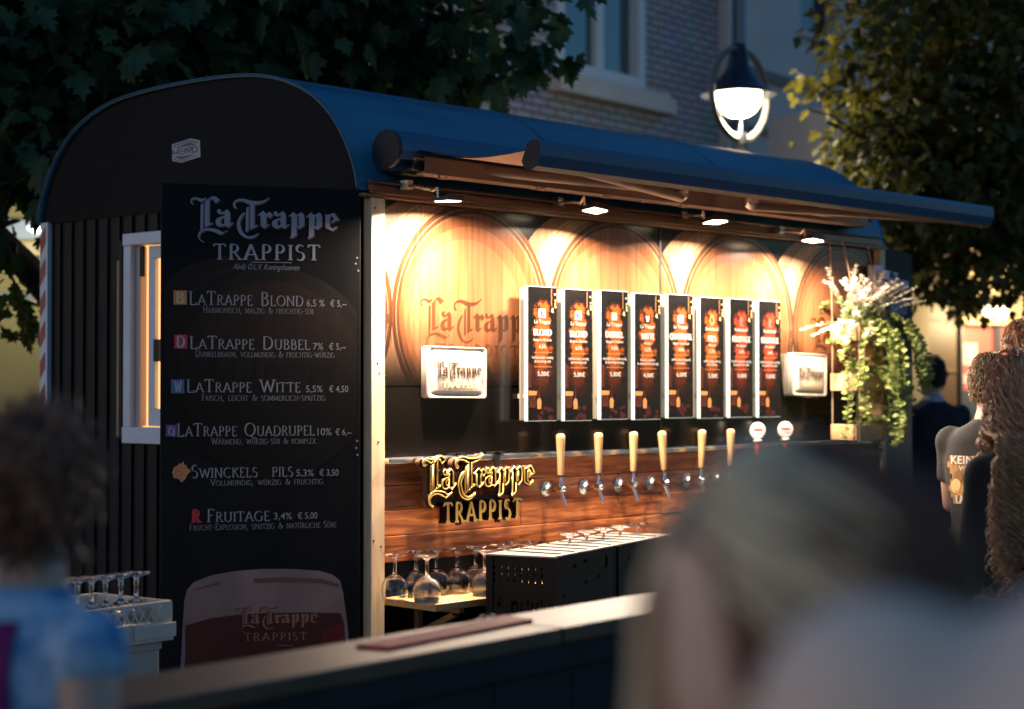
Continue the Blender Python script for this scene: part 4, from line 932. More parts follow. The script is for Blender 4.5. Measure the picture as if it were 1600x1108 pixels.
# dark glass-washing rack
d1 = Vector((math.cos(A-R(26.6)), math.sin(A-R(26.6)), 0)); RZ = .925
c0 = onz(866, 874, RZ); RK = Plane((c0.x, c0.y, 0), (d1.x, d1.y, 0))
root = thing('dark_glass_rack', 'black perforated crate rack with pale drip tray beside the wooden shelf', 'rack', RK.w(.5, .1, -.15))
LEN, DEP = 1.25, .30
b = MB()
def grid(cornerfn, na, nz, holes, m=0):
    for i in range(na):
        for j in range(nz):
            if (i, j) in holes: continue
            b.poly([cornerfn(i/na, j/nz), cornerfn((i+1)/na, j/nz), cornerfn((i+1)/na, (j+1)/nz), cornerfn(i/na, (j+1)/nz)], m)


hl = set()
for i in range(3, 27, 3):
    for j in (42, 44, 46): hl.add((i, j))
    if i % 2 == 0:
        for j in (35, 36): hl.add((i, j))
for i in (11, 13, 15, 20, 22): hl |= {(i, 33), (i, 34), (i, 35)}
hl |= {(5, 34), (5, 35), (28, 35), (28, 36)}
for t in (0, .012): grid(lambda u, v: RK.w(t, .30+v*(RZ-.30), -DEP*(1-u)), 30, 50, hl)
hl = set()
for i, j in ((8, 46), (9, 46), (13, 47), (14, 47), (14, 40), (20, 41), (24, 47), (24, 46), (24, 45), (24, 44), (30, 46), (4, 37), (36, 45), (40, 42)): hl.add((i, j))
for t in (0, .012): grid(lambda u, v: RK.w(u*LEN, .30+v*(RZ-.30), -t), 60, 50, hl)
for u0, u1 in ((-.006, .03), (LEN*.5, LEN*.5+.03), (LEN-.03, LEN)): b.pbox(RK, u0, u1, .28, RZ+.004, -.03, .006)
b.pbox(RK, -.006, .03, .28, RZ+.004, -DEP, -DEP+.03); b.pbox(RK, LEN-.03, LEN, .28, RZ+.003, -DEP, -.03); b.pbox(RK, -.008, LEN, .27, .30, -DEP, .008)
b.pbox(RK, 0, LEN, .0, .265, -DEP+.02, -.02)
b.build('crate_body', K['plastic'], root)
b = MB(); b.pbox(RK, -.004, LEN, RZ+.004, RZ+.010, -DEP+.0, -.0, 0)
for k in range(9):
    u = .1+k*.125; b.hexa([RK.w(u, RZ+.0105, -.02), RK.w(u+.012, RZ+.0105, -.02), RK.w(u+.05, RZ+.0105, -DEP+.02), RK.w(u+.038, RZ+.0105, -DEP+.02), RK.w(u, RZ+.014, -.02), RK.w(u+.012, RZ+.014, -.02), RK.w(u+.05, RZ+.014, -DEP+.02), RK.w(u+.038, RZ+.014, -DEP+.02)], 1)
b.build('drip_tray', [mat('tray_steel', (.34, .31, .28), .35, .5, rvar=.15, scale=14), K['rubber']], root)
RKS = [(890, 855), (917, 850), (943, 846), (969, 842), (997, 837)]
glasses(RKS, RZ-.13, 'upturned goblets sunk in the dark rack', lambda i: ['upturned goblet sunk in the dark rack, nearest the shelf', 'upturned goblet in the dark rack, second from the shelf', 'upturned goblet in the dark rack, middle of its row', 'upturned goblet in the dark rack, fourth from the shelf', 'upturned goblet in the dark rack, nearest the blurred head'][i], RZ)

# ---------------------------------------------------------------- front bar
q0 = onz(215, 1100, 1.05); q1 = onz(960, 967, 1.05); BR = Plane((q1.x, q1.y, 0), (q1.x-q0.x, q1.y-q0.y, 0))
sj = BR.ab(870, 980)[0]; sj = (onz(878, 981, 1.05)-BR.p).dot(BR.ux)
root = thing('bar_counter', 'long bar counter with worn wooden top and dark front', 'bar counter', BR.w(-.5, 0, -.12))
b = MB(); b.pbox(BR, -1.95, sj-.003, 1.012, 1.05, -.245, 0); b.pbox(BR, sj+.003, 2.3, 1.012, 1.05, -.245, 0); b.build('bar_top', K['barwood'], root, bevel=.004)
navy = mat('dark_front_board', (.013, .012, .015), .6, 0, (.018, .017, .020), 6, bump=.05, spec=.2)
b = MB(); s = -1.93
b.pbox(BR, -1.94, 2.29, .955, 1.0115, -.03, -.008)
while s < 2.28: b.pbox(BR, s, min(s+.297, 2.28), .03, .954, -.05, -.03); s += .30
b.pbox(BR, -1.93, 2.28, .0, .03, -.20, -.04); b.pbox(BR, -1.93, -1.9, .03, 1.0, -.23, -.051); b.pbox(BR, 2.25, 2.28, .03, 1.0, -.23, -.051)
b.build('front_panel', navy, root, bevel=.002)
b = MB()
for k in (-.02, .02): b.pbox(BR, sj+k-.012, sj+k+.012, 1.0505, 1.054, -.235, -.20); b.pbox(BR, sj+k-.005, sj+k+.005, 1.054, 1.062, -.225, -.215)
b.build('hinge', K['dark'], root)
mc = [(555, 1013), (608, 1017), (833, 972.5), (790, 966)]
q = [onz(x, y, 1.0505) for x, y in mc]; b = MB(); b.hexa([Vector((v.x, v.y, 1.0505)) for v in q]+[Vector((v.x, v.y, 1.0585)) for v in q])
cen = sum(q, Vector())/4
mo = b.build('bar_mat', mat('red_bar_mat', (.62, .018, .016), .7, 0, (.50, .014, .013), 30, bump=.2), thing('bar_runner', 'red rubber bar mat lying on the wooden bar top', 'bar mat', cen), bevel=.002)
b = MB(); e1 = (q[3]-q[0]); e2 = (q[1]-q[0]); rnd = random.Random(4)
for k in range(34):
    u = .2+k*.018; v = .35+rnd.uniform(-.05, .05); w_ = rnd.uniform(.008, .014)
    p = [q[0]+e1*(u+du)+e2*(v+dv) for du, dv in ((0, 0), (w_, 0), (w_, .32*rnd.uniform(.6, 1.2)), (0, .3))]
    b.poly([Vector((x.x, x.y, 1.0592)) for x in p])
b.build('worn_print', mat('worn_white_print', (.50, .22, .19), .7), mo.parent)

# ---------------------------------------------------------------- white glass crate on its stack, left
WZ = .93
cr0 = onz(268.5, 938, WZ); WC = Plane((cr0.x, cr0.y, 0), (BR.ux.x, BR.ux.y, 0))
root = thing('white_glass_crate', 'white plastic lattice crate holding upturned stemmed glasses', 'crate', WC.w(-.25, WZ-.12, -.2))
b = MB(); t = .006; CL, CD = .56, .36
hz0 = WZ-.062
for (a0_, a1_, o0_, o1_) in ((-CL, 0, -t, 0), (-CL, 0, -CD, -CD+t), (-t, 0, -CD, 0), (-CL, -CL+t, -CD, 0)):
    b.pbox(WC, a0_, a1_, WZ-.010, WZ, o0_-.001, o1_+.001); b.pbox(WC, a0_, a1_, hz0-.008, hz0, o0_-.001, o1_+.001)
b.pbox(WC, -.035, 0.002, hz0, WZ-.010, -t, .0005); b.pbox(WC, -CL, -CL+.03, hz0, WZ-.010, -t, .0005)
b.pbox(WC, -t, .0015, hz0, WZ-.01, -CD, -t-.001); b.pbox(WC, -CL, -CL+t, hz0, WZ-.01, -CD, -t-.001); b.pbox(WC, -CL+t, -t, hz0, WZ-.01, -CD, -CD+t)
npit = 15
for k in range(npit):
    u0 = -CL+.03+(CL-.065)*k/npit; du = (CL-.065)/npit
    for sg in (0, 1):
        p0, p1 = (WC.w(u0, hz0, -.002*sg), WC.w(u0+du, WZ-.01, -.002*sg)) if sg else (WC.w(u0+du, hz0, -.002*sg), WC.w(u0, WZ-.01, -.002*sg))
        b.tube([p0, p1], .0022, 5)
b.pbox(WC, -CL+.002, .004, hz0-.062, hz0-.0085, -CD, .003); b.pbox(WC, -.16, .010, hz0-.050, hz0-.006, .0035, .009)
b.build('crate_shell', mat('crate_white_plastic', (.62, .48, .36), .5, 0, (.70, .55, .42), 10), root, bevel=.0015)
sp = [(100, 905), (121, 903.5), (143, 901), (165, 899.5), (189, 896.5), (213, 893.5)]
glasses(sp, WZ-.105, 'upturned goblets in the white crate', lambda i: ['upturned glass in the white crate, farthest left', 'upturned glass in the white crate, second from the left', 'upturned glass in the white crate with curved stem, third from left', 'upturned glass in the white crate, front of the middle', 'upturned glass in the white crate, second from the right end', 'upturned glass in the white crate at its right end'][i])
root = thing('lower_crate', 'beige plastic crate stacked under the white glass crate', 'crate', WC.w(-.25, WZ-.23, -.2))
b = MB(); b.pbox(WC, -.54, -.035, WZ-.235, WZ-.1255, -CD+.02, -.02); b.pbox(WC, -.55, -.03, WZ-.15, WZ-.128, -CD+.015, -.012); b.build('crate_shell', mat('crate_beige_plastic', (.42, .33, .26), .5, 0, (.5, .4, .32), 9), root, bevel=.003)
b = MB(); b.pbox(WC, -.33, -.22, WZ-.20, WZ-.17, -.0195, -.015); b.build('hand_hole', K['rubber'], root)
root = thing('cardboard_box', 'worn cardboard box at the bottom of the crate stack', 'box', WC.w(-.3, 0, -.2))
b = MB(); b.pbox(WC, -.58, -.075, 0, WZ-.245, -CD, -.01); b.build('carton', mat('cardboard', (.34, .22, .14), .8, 0, (.42, .28, .18), 5, bump=.1), root, bevel=.004)
b = MB(); b.pbox(WC, -.36, -.16, .45, .60, -.0095, -.0075); b.build('pasted_sheet', mat('pale_paper', (.62, .48, .36), .8, 0, (.68, .54, .42), 25), root)

# ---------------------------------------------------------------- hanging planter
PY = .15
root = thing('hanging_planter', 'three-tier wooden planter on ropes at the right end of the stand', 'planter', (3.45, -PY, 1.3))
pw = wood('planter_wood', (.36, .22, .10), (.46, .30, .15), 0, 6, .6, 12)
for (z0, z1) in ((1.32, 1.405), (1.585, 1.675), (1.85, 1.935)):
    b = MB(); x0, x1, y0, y1 = 3.31, 3.60, -PY-.09, -PY+.07; t = .014
    b.box(x0, x1, y0, y0+t, z0, z1); b.box(x0, x1, y1-t, y1, z0, z1); b.box(x0, x0+t, y0+t, y1-t, z0, z1); b.box(x1-t, x1, y0+t, y1-t, z0, z1); b.box(x0+t, x1-t, y0+t, y1-t, z0, z0+t)
    bx = b.build('planter_box', pw, root, bevel=.003)
    b = MB(); b.box(x0+t, x1-t, y0+t, y1-t, z0+t, z1-.015); b.build('soil', mat('potting_soil', (.03, .02, .014), .95, bump=.6, scale=60), bx)
b = MB()
for x in (3.335, 3.575):
    for y in (-PY-.093, -PY+.073): b.tube([(x, y, 1.312), (x, y, 1.95), (x, (y-.05)*.5, 2.376)], .0035, 6)
b.build('rope', mat('brown_rope', (.22, .14, .08), .9), root)
for z in (1.45, 1.71):
    b = MB(); b.box(3.585, 3.597, -PY-.08, -PY+.06, z, z+.13); b.build('side_batten', pw, root)
leaflight = leafmat('trailing_leaf', (.14, .20, .045), (.34, .39, .11), .35)
def vine(b, p, length, rnd, out):
    pts = [Vector(p)]; d = Vector((out[0], out[1], .5)).normalized(); step = .018; n_ = int(length/step)
    for k in range(n_):
        d = (d*.86+Vector((0, 0, -1))*.14+Vector((rnd.uniform(-1, 1), rnd.uniform(-1, 1), rnd.uniform(-.5, .5)))*.10).normalized(); pts.append(pts[-1]+d*step)
    b.tube(pts, .0018, 4, 1)
    for k in range(1, len(pts)):
        for s_ in (0, 1, 2):
            if rnd.random() < .25: continue
            a = rnd.uniform(0, 6.28); o = Vector((math.cos(a), math.sin(a), rnd.uniform(-.2, .6))).normalized(); L_ = rnd.uniform(.024, .042)
            up = o.cross(Vector((rnd.uniform(-1, 1), rnd.uniform(-1, 1), rnd.uniform(-1, 1)))).normalized()*L_*.34; nn_ = o.cross(up).normalized()*L_*.12
            c = pts[k]; b.add([c, c+o*L_*.35+up*.9+nn_, c+o*L_*.75+up*.8+nn_, c+o*L_, c+o*L_*.75-up*.8+nn_, c+o*L_*.35-up*.9+nn_], [(0, 1, 2, 3), (0, 3, 4, 5)], 0)
def trailing(name, label, src, nv, lmin, lmax, outx, seed):
    rnd = random.Random(seed); b = MB()
    for k in range(nv):
        a = rnd.uniform(-.6, 1.0)
        vine(b, (src[0]+rnd.uniform(-.12, .12), src[1]+rnd.uniform(-.06, .05), src[2]), rnd.uniform(lmin, lmax), rnd, (rnd.uniform(*outx), rnd.uniform(-.8, .2)))
    r_ = thing(name, label, 'plant', src); b.build('foliage', [leaflight, mat('vine_stem', (.20, .16, .07), .7)], r_)
trailing('trailing_plant', 'bright trailing plant spilling from the top planter box', (3.50, -PY-.01, 1.935), 34, .25, .85, (-.5, 2.0), 3)
trailing('trailing_plant', 'trailing plant hanging from the middle planter box', (3.48, -PY-.01, 1.67), 16, .12, .42, (-.3, 1.4), 5)
trailing('trailing_plant', 'small green plant hanging over the lowest planter box', (3.52, -PY-.01, 1.40), 7, .06, .16, (-.2, 1.3), 9)
trailing('bushy_plant', 'leafy green plant behind the lavender at the top right', (3.66, -PY-.02, 1.95), 26, .15, .55, (.2, 2.2), 13)
rnd = random.Random(11); b = MB()
for k in range(64):
    p = Vector((3.46+rnd.uniform(-.11, .13), -PY+rnd.uniform(-.06, .05), 1.93)); d = Vector((rnd.uniform(-.75, .85), rnd.uniform(-.7, .2), 1)).normalized(); n_ = rnd.randint(11, 20); pts = [p]
    if k < 14: d = Vector((rnd.uniform(-1.3, -.5), rnd.uniform(-.6, .1), rnd.uniform(-.1, .5))).normalized()
    for j in range(n_): d = (d+Vector((rnd.uniform(-.1, .1), rnd.uniform(-.1, .1), -.03))).normalized(); pts.append(pts[-1]+d*.018)
    b.tube(pts, .0016, 4, 1)
    for j in range(2, len(pts)):
        top = j > len(pts)*.55
        for s_ in range(5 if top else 2):
            o = Vector((rnd.uniform(-1, 1), rnd.uniform(-1, 1), rnd.uniform(0, 1))).normalized(); L_ = .018 if top else .024; up = o.orthogonal().normalized()*L_*.22
            b.add([pts[j], pts[j]+o*L_*.5+up, pts[j]+o*L_, pts[j]+o*L_*.5-up], [(0, 1, 2, 3)], 0 if top else 1)
r_ = thing('lavender_plant', 'pale pink lavender-like flowers rising from the top planter box', 'plant', (3.46, -PY, 1.93))
b.build('flower_stems', [leafmat('pink_floret', (.66, .50, .46), (.82, .76, .60), .4), leafmat('grey_green_leaf', (.20, .25, .11), (.30, .34, .18), .3)], r_)
# small lamp fitting on the far post
b = MB(); b.box(3.80, 3.87, -.06, -.005, 2.18, 2.28); b.lathe([(0, 0), (.028, 0), (.028, .05), (0, .05)], (3.835, -.085, 2.20), 12)
tag(b.build('junction_box', K['white'], None, loc=(3.835, -.03, 2.2), bevel=.003), 'small white electric box beside the far corner post', 'electric box')

# ---------------------------------------------------------------- buildings behind
def wall_holes(mb, P, a0, a1, z0, z1, holes, dep, m=0, mr=0):
    xa = sorted({a0, a1, *[h[0] for h in holes], *[h[1] for h in holes]}); za = sorted({z0, z1, *[h[2] for h in holes], *[h[3] for h in holes]})
    for i in range(len(xa)-1):
        for j in range(len(za)-1):
            cx, cz = (xa[i]+xa[i+1])/2, (za[j]+za[j+1])/2
            if any(h[0] < cx < h[1] and h[2] < cz < h[3] for h in holes): continue
            mb.poly([P.w(xa[i], za[j]), P.w(xa[i+1], za[j]), P.w(xa[i+1], za[j+1]), P.w(xa[i], za[j+1])], m)
    for h in holes:
        A0, A1, Z0, Z1 = h
        for p, q in (((A0, Z0), (A1, Z0)), ((A1, Z0), (A1, Z1)), ((A1, Z1), (A0, Z1)), ((A0, Z1), (A0, Z0))):
            mb.poly([P.w(*p, 0), P.w(*p, -dep), P.w(*q, -dep), P.w(*q, 0)], mr)
    mb.pbox(P, a0, a1, z0, z1, -dep-3.0, -dep-.05, m)
    for a in (a0, a1): mb.poly([P.w(a, z0), P.w(a, z1), P.w(a, z1, -dep-.05), P.w(a, z0, -dep-.05)], m)
    mb.poly([P.w(a0, z1), P.w(a1, z1), P.w(a1, z1, -dep-.05), P.w(a0, z1, -dep-.05)], m)
FB = Plane(at(1122, 100, 21), dirdeg(37.5))
wz = lambda px, py: FB.ab(px, py)
brickw = brickmat('pale_brick', (.46, .46, .50), (.38, .38, .42), (.10, .10, .115), tuple(FB.ux), 1, .27, .080)
plast = mat('grey_plaster', (.40, .38, .38), .85, 0, (.47, .45, .45), 1.3, bump=.05)
a_l = wz(868, 130)[0]; a_r = wz(1006, 130)[0]; zs = wz(960, 132)[1]
root = thing('brick_building', 'pale brick house with blue-white window and stone sill behind the trailer', 'building', FB.w(-3, 0))
b = MB(); holes = [(a_l, a_r, zs, zs+2.1), (a_l, a_r, zs-3.3, zs-1.2)]
wall_holes(b, FB, -5.2, -.0, 0, 11, holes, .16, 0, 1); b.build('wall', [brickw, plast], root)
wframe = mat('window_frame_paint', (.44, .50, .56), .5); pane = mat('window_pane_dusk', (.02, .06, .075), .06, 0, spec=1.0)
for h in holes:
    b = MB(); A0, A1, Z0, Z1 = h; fw = .13
    b.pbox(FB, A0+.002, A1-.002, Z0+.002, Z0+fw, -.15, .025); b.pbox(FB, A0+.002, A1-.002, Z1-fw, Z1-.002, -.15, .025); b.pbox(FB, A0+.002, A0+fw, Z0+fw, Z1-fw, -.15, .025); b.pbox(FB, A1-fw, A1-.002, Z0+fw, Z1-fw, -.15, .025)
    cx = (A0+A1)/2+.03; b.pbox(FB, cx-.07, cx+.07, Z0+fw, Z1-fw, -.14, -.03)
    f = b.build('window', wframe, root, bevel=.006)
    b = MB(); b.pbox(FB, A0+fw, A1-fw, Z0+fw, Z1-fw, -.12, -.10); b.build('pane', pane, f)
    b = MB(); b.pbox(FB, A0-.12, A1+.42, Z0-.22, Z0-.06, .001, .16); b.pbox(FB, A0-.06, A1+.36, Z0-.06, Z0-.002, -.14, .12); b.build('sill', mat('sill_stone', (.42, .40, .38), .8, 0, (.48, .46, .44), 4), f, bevel=.01)
root = thing('plaster_building', 'grey plastered house with small dark windows and string course', 'building', FB.w(4, 0))
PB = Plane(FB.w(.0, 0, .10), dirdeg(35))
hs = []
for x0, x1, y in ((1251, 1309, 50), (1346, 1396, 80)):
    A0 = PB.ab(x0, y)[0]; A1 = PB.ab(x1, y)[0]; Z = PB.ab((x0+x1)/2, y+8)[1]; hs.append((A0, A1, Z, Z+1.25))
    hs.append((A0, A1, Z-3.2, Z-1.95))
b = MB(); wall_holes(b, PB, .03, 13, 0, 11, hs, .22, 0, 0); b.build('wall', plast, root)
b = MB(); zc = PB.ab(1262, 140)[1]; b.pbox(PB, .03, 13, zc-.06, zc+.06, .001, .05); zc2 = PB.ab(1262, 222)[1]; b.pbox(PB, .03, 13, zc2-.05, zc2+.03, .001, .04); b.build('string_course', mat('string_course_dark', (.16, .14, .13), .85), root)
for h in hs:
    b = MB(); b.pbox(PB, h[0]+.01, h[1]-.01, h[2]+.01, h[3]-.01, -.21, -.17); f = b.build('window', mat('dark_window', (.012, .014, .022), .1), root)
    b = MB(); b.pbox(PB, h[0]-.05, h[1]+.05, h[2]-.08, h[2]-.002, -.16, .06); b.build('sill', plast, f, bevel=.006)
b = MB(); p = [FB.w(-.02, z, .12) for z in (2, 5, 11)]; p = [at(1155, y, 20.6) for y in (240, 90, -120)]; b.tube([Vector((p[1].x, p[1].y, z)) for z in (.2, 3, 6, 11)], .075, 12)
for z in (3.2, 5.0): b.tube([(p[1].x, p[1].y, z), (p[1].x, p[1].y, z+.06)], .09, 12)
tag(b.build('downpipe', mat('zinc_pipe', (.12, .15, .19), .45, .6), None, loc=(p[1].x, p[1].y, .2), smooth=True, autosmooth=50), 'grey-blue zinc downpipe between the brick and plaster houses', 'downpipe')

# storefronts at the right
SB = Plane(at(1450, 560, 17), dirdeg(64))
sa = lambda x: SB.ab(x, 560)[0]; sz_ = lambda y: SB.ab(1500, y)[1]
root = thing('shop_building', 'shop with beige pillar, dark brown doorway and lit red window', 'building', SB.w(.6, 0))
b = MB(); b.pbox(SB, sa(1424), sa(1452), 0, 3.6, -.5, 0); b.build('pillar', mat('beige_render', (.30, .24, .16), .8, 0, (.36, .29, .2), 2), root)
b = MB(); b.pbox(SB, sa(1404), sa(1423.5), 0, 3.6, -.6, -.1); b.pbox(SB, sa(1440), sa(1900), 3.6, 4.4, -2.5, -.05); b.build('wall', plast, root)
b = MB(); b.pbox(SB, sa(1452.5), sa(1509), 0, 3.5, -.3, -.12, 0)
for y in (500, 580, 655): b.pbox(SB, sa(1453), sa(1508), sz_(y)-.015, sz_(y)+.015, -.119, -.105, 0)
b.build('door', mat('brown_door', (.075, .042, .028), .5, 0, (.09, .05, .035), 3), root, bevel=.006)
b = MB(); b.pbox(SB, sa(1509.5), sa(1750), sz_(506), 3.55, -.4, -.04); b.build('fascia', mat('cream_fascia', (.36, .27, .18), .7), root)
b = MB(); b.pbox(SB, sa(1513), sa(1700), sz_(610), sz_(508), -.3, -.2, 0); b.pbox(SB, sa(1513), sa(1700), 0, sz_(612), -.3, -.1, 1)
for x in (1511, 1572, 1640): b.pbox(SB, sa(x), sa(x+3), 0, sz_(507), -.19, -.08, 1)
b.pbox(SB, sa(1524), sa(1548), sz_(570), sz_(535), -.199, -.19, 2); b.pbox(SB, sa(1520), sa(1560), sz_(600), sz_(585), -.199, -.19, 2)
b.build('shop_window', [glow('red_lit_window', (1, .16, .13), .16, (.4, .08, .07)), mat('slate_base', (.06, .07, .09), .5), glow('pale_lit_display', (1, .5, .4), .25, (.5, .3, .25))], root)
lp = SB.pt(1556, 487, .12); b = MB(); b.tube([lp-SB.ux*.11, lp+SB.ux*.11], [.055, .055], 12)
o = b.build('shop_lamp', glow('lamp_glow_warm', (1, .83, .55), 2.2, (.8, .8, .7)), thing('wall_lamp', 'small glowing lamp on the cream shop fascia', 'lamp', lp), smooth=True)
o.name = 'lamp_glass'
b = MB(); b.pbox(SB, SB.ab(1556, 487)[0]-.1, SB.ab(1556, 487)[0]+.1, lp.z+.03, lp.z+.075, -.03, .12); b.build('lamp_hood', K['dark'], o.parent, bevel=.004)
def point(name, loc, e, c, r, parent):
    l = bpy.data.lights.new(name, 'POINT'); l.energy = e; l.color = c; l.shadow_soft_size = r
    x = bpy.data.objects.new(name, l); COL.objects.link(x); x.parent = parent; x.location = Vector(loc)-WORLD[parent.name]; return x
point('shop_light', lp+SB.n*.25-UP*.05, 48, (1, .78, .38), .08, o.parent)
# olive building at the left
OB = Plane(at(30, 500, 15), dirdeg(80))
root = thing('olive_building', 'olive-beige shop wall with cream cornice behind the hazard-striped trailer edge', 'building', OB.w(-1, 0))
b = MB(); b.pbox(OB, -9, 2.2, 0, 6, -3, 0, 0); b.build('wall', mat('olive_render', (.20, .165, .075), .8, 0, (.25, .21, .10), 1.5), root)
oz = lambda y: OB.ab(30, y)[1]
b = MB(); b.pbox(OB, -9, 2.2, oz(400), oz(380), .001, .10, 0); b.pbox(OB, -9, 2.2, oz(471), oz(456), .001, .04, 1); b.pbox(OB, -9, 2.2, oz(474), oz(471.2), .001, .05, 0); b.build('cornice', [mat('cornice_cream', (.36, .30, .19), .7), mat('cornice_grey', (.14, .15, .17), .7)], root)
b = MB(); b.pbox(OB, -9, 1.0, oz(374), oz(346), .02, .12, 0); b.build('sign_strip', glow('pale_sign_light', (.75, .88, 1), .16, (.06, .07, .08)), root)
b = MB(); b.ball(OB.pt(64, 357, .9), (.10, .10, .03), 12); lb = b.build('lamp_glass', glow('lamp_glow_white', (.95, 1, .85), 4, (.8, .8, .8)), thing('wall_lantern', 'small white lamp glowing beside the hazard-striped trailer edge', 'lamp', OB.pt(64, 357, .9)), smooth=True)
b = MB(); q = OB.pt(64, 357, .9); b.tube([q+UP*.03, q+UP*.10, q+UP*.10-OB.n*.88], .015, 6); b.build('lamp_arm', K['dark'], lb.parent)
point('lantern_light', OB.pt(64, 362, .9)-UP*.06, 22, (1, .92, .62), .06, lb.parent)

# ---------------------------------------------------------------- street lamp
D = 14.0; pt_ = at(1158, 214, D); bx_ = pt_.x; by_ = pt_.y; gz = pt_.z
root = thing('street_lamp', 'street lamp with glowing globe under a dark hood inside an oval ring', 'street lamp', (bx_, by_, 0))
lampm = mat('lamp_dark_blue_metal', (.03, .035, .045), .35, .4)
b = MB(); b.tube([(bx_, by_, 0), (bx_, by_, 1.0), (bx_, by_, gz-.05)], [.085, .06, .045], 16); b.build('pole', lampm, root, smooth=True, autosmooth=50)
b = MB(); b.lathe([(0, -.06), (.05, -.06), (.05, .02), (.045, .03), (0, .035)], (bx_, by_, gz), 16); b.tube([(bx_, by_, gz+.03), (bx_, by_, gz+.30)], .008, 6); b.build('collar', lampm, root, smooth=True, autosmooth=50)
rc = at(1156, 147, D); rv = .345; ru = (RT*math.cos(R(46))+VH*math.sin(R(46))).normalized()
b = MB(); b.tube([rc+ru*rv*math.cos(t*math.pi/32)+UP*rv*math.sin(t*math.pi/32) for t in range(65)], .026, 10, 0, False); b.build('ring', mat('lamp_ring_paint', (.22, .22, .20), .35, .3), root, smooth=True)
hc = at(1154, 149, D)
b = MB(); b.lathe([(0, .40), (.055, .39), (.075, .30), (.085, .22), (.115, .17), (.21, .055), (.285, .012), (.292, 0), (.285, -.004), (.20, .03), (0, .04)], hc, 32); b.build('hood', lampm, root, smooth=True, autosmooth=60)
b = MB(); b.lathe([(.178, .02), (.178, -.01), (.165, -.075), (.125, -.13), (.07, -.16), (0, -.17)], hc, 28); b.build('globe', glow('lamp_globe_glow', (1, .86, .60), 5, (.9, .9, .85)), root, smooth=True)
point('globe_light', hc-UP*.24, 95, (1, .82, .52), .12, root)

# ---------------------------------------------------------------- trees
HALF = [(0, 0), (.20, -.08), (.38, .02), (.30, .14), (.62, .36), (.47, .42), (.50, .58), (.25, .50), (.27, .68), (.35, .80), (.15, .78), (0, 1.06)]
HALF2 = [(0, 0), (.32, -.04), (.30, .14), (.60, .40), (.26, .50), (.30, .78), (0, 1.05)]
def crown(name, blobs, n, size, half, material, parent, seed, droop=.55, edge=.55):
    rnd = random.Random(seed); V = []; F = []; k = len(half)
    wts = [bl[1][0]*bl[1][1]*bl[1][2] for bl in blobs]
    # twig clusters give clumps and gaps
    cl = []
    for i in range(n//14):
        c, r = rnd.choices(blobs, wts)[0]
        while True:
            d = Vector((rnd.uniform(-1, 1), rnd.uniform(-1, 1), rnd.uniform(-1, 1)))
            if d.length < 1 and (d.length > edge or rnd.random() < .45): break
        cl.append((c+Vector((d.x*r[0], d.y*r[1], d.z*r[2])), d.normalized()))
    for i in range(n):
        c, d = rnd.choice(cl); p = c+Vector((rnd.gauss(0, 1), rnd.gauss(0, 1), rnd.gauss(0, .8)))*size*1.05
        L_ = size*rnd.uniform(.6, 1.2)
        out = (d*.7+Vector((rnd.uniform(-1, 1), rnd.uniform(-1, 1), rnd.uniform(-1, .4)-droop))).normalized()
        sd = out.cross(Vector((rnd.uniform(-.6, .6), rnd.uniform(-.6, .6), 1))).normalized(); nn_ = sd.cross(out)
        fold = rnd.uniform(.0, .3); curl = rnd.uniform(-.05, .2); o = len(V)
        for x, y in half: V.append(p+out*(y*L_)+sd*(x*L_)+nn_*(abs(x)*fold*L_-curl*y*y*L_))
        for x, y in half[1:-1]: V.append(p+out*(y*L_)-sd*(x*L_)+nn_*(abs(x)*fold*L_-curl*y*y*L_))
        F.append(list(range(o, o+k))); F.append([o]+[o+k-1]+[o+k+j for j in range(k-3, -1, -1)])
    b = MB(); b.v = V; b.f = F; b.m = [0]*len(F)
    return b.build(name, material, parent)
def limbs(mb, base, fork, tips, r0, rnd):
    mb.tube([base, base.lerp(fork, .5)+Vector((.04, .03, 0)), fork], [r0, r0*.8, r0*.66], 12)
    for t in tips:
        mid = fork.lerp(t, .5)+Vector((rnd.uniform(-.15, .15), rnd.uniform(-.15, .15), .15)); mb.tube([fork-Vector((0, 0, .1)), mid, t], [r0*.5, r0*.32, r0*.10], 8)
        for k in range(4):
            s = mid.lerp(t, rnd.uniform(.1, .9)); e = s+Vector((rnd.uniform(-.6, .6), rnd.uniform(-.6, .6), rnd.uniform(-.2, .5))); mb.tube([s, s.lerp(e, .5)+Vector((0, 0, .05)), e], [r0*.13, r0*.09, r0*.03], 5)
rnd = random.Random(2)
TB = at(150, 300, 10.9); foot = Vector((TB.x, TB.y, 0)); fork = Vector((TB.x+.05, TB.y+.1, 2.6))
root = thing('maple_tree', 'dark maple tree overhanging the trailer from behind', 'tree', foot)
BL = [(at(60, 60, 9.7), (1.0, 1.0, .75)), (at(330, 10, 10.6), (1.5, 1.3, .75)), (at(580, 10, 10.9), (1.1, 1.1, .70)), (at(770, 10, 10.8), (.45, .5, .42)), (at(40, 230, 9.9), (.62, .6, .75)), (at(-250, 50, 10.2), (1.2, 1.2, 1.2)), (at(350, -380, 11.2), (2.3, 2.2, 1.0)), (at(130, 130, 10.4), (.8, .8, .75)), (at(-90, 320, 10), (.55, .5, .5)), (at(480, 60, 11.6), (1.2, 1.2, .6)), (at(200, 60, 11.6), (1.3, 1.2, .9))]
b = MB(); tips = [c for c, r in BL[:8]]
limbs(b, foot, fork, tips, .15, rnd)
b.tube([at(95, 480, 10.6), at(40, 415, 10.3), at(-20, 355, 10.1), at(-140, 220, 10.0)], [.085, .078, .07, .05], 10); b.tube([Vector((TB.x, TB.y, 1.7)), at(110, 495, 10.75), at(92, 477, 10.58)], [.09, .09, .085], 10)
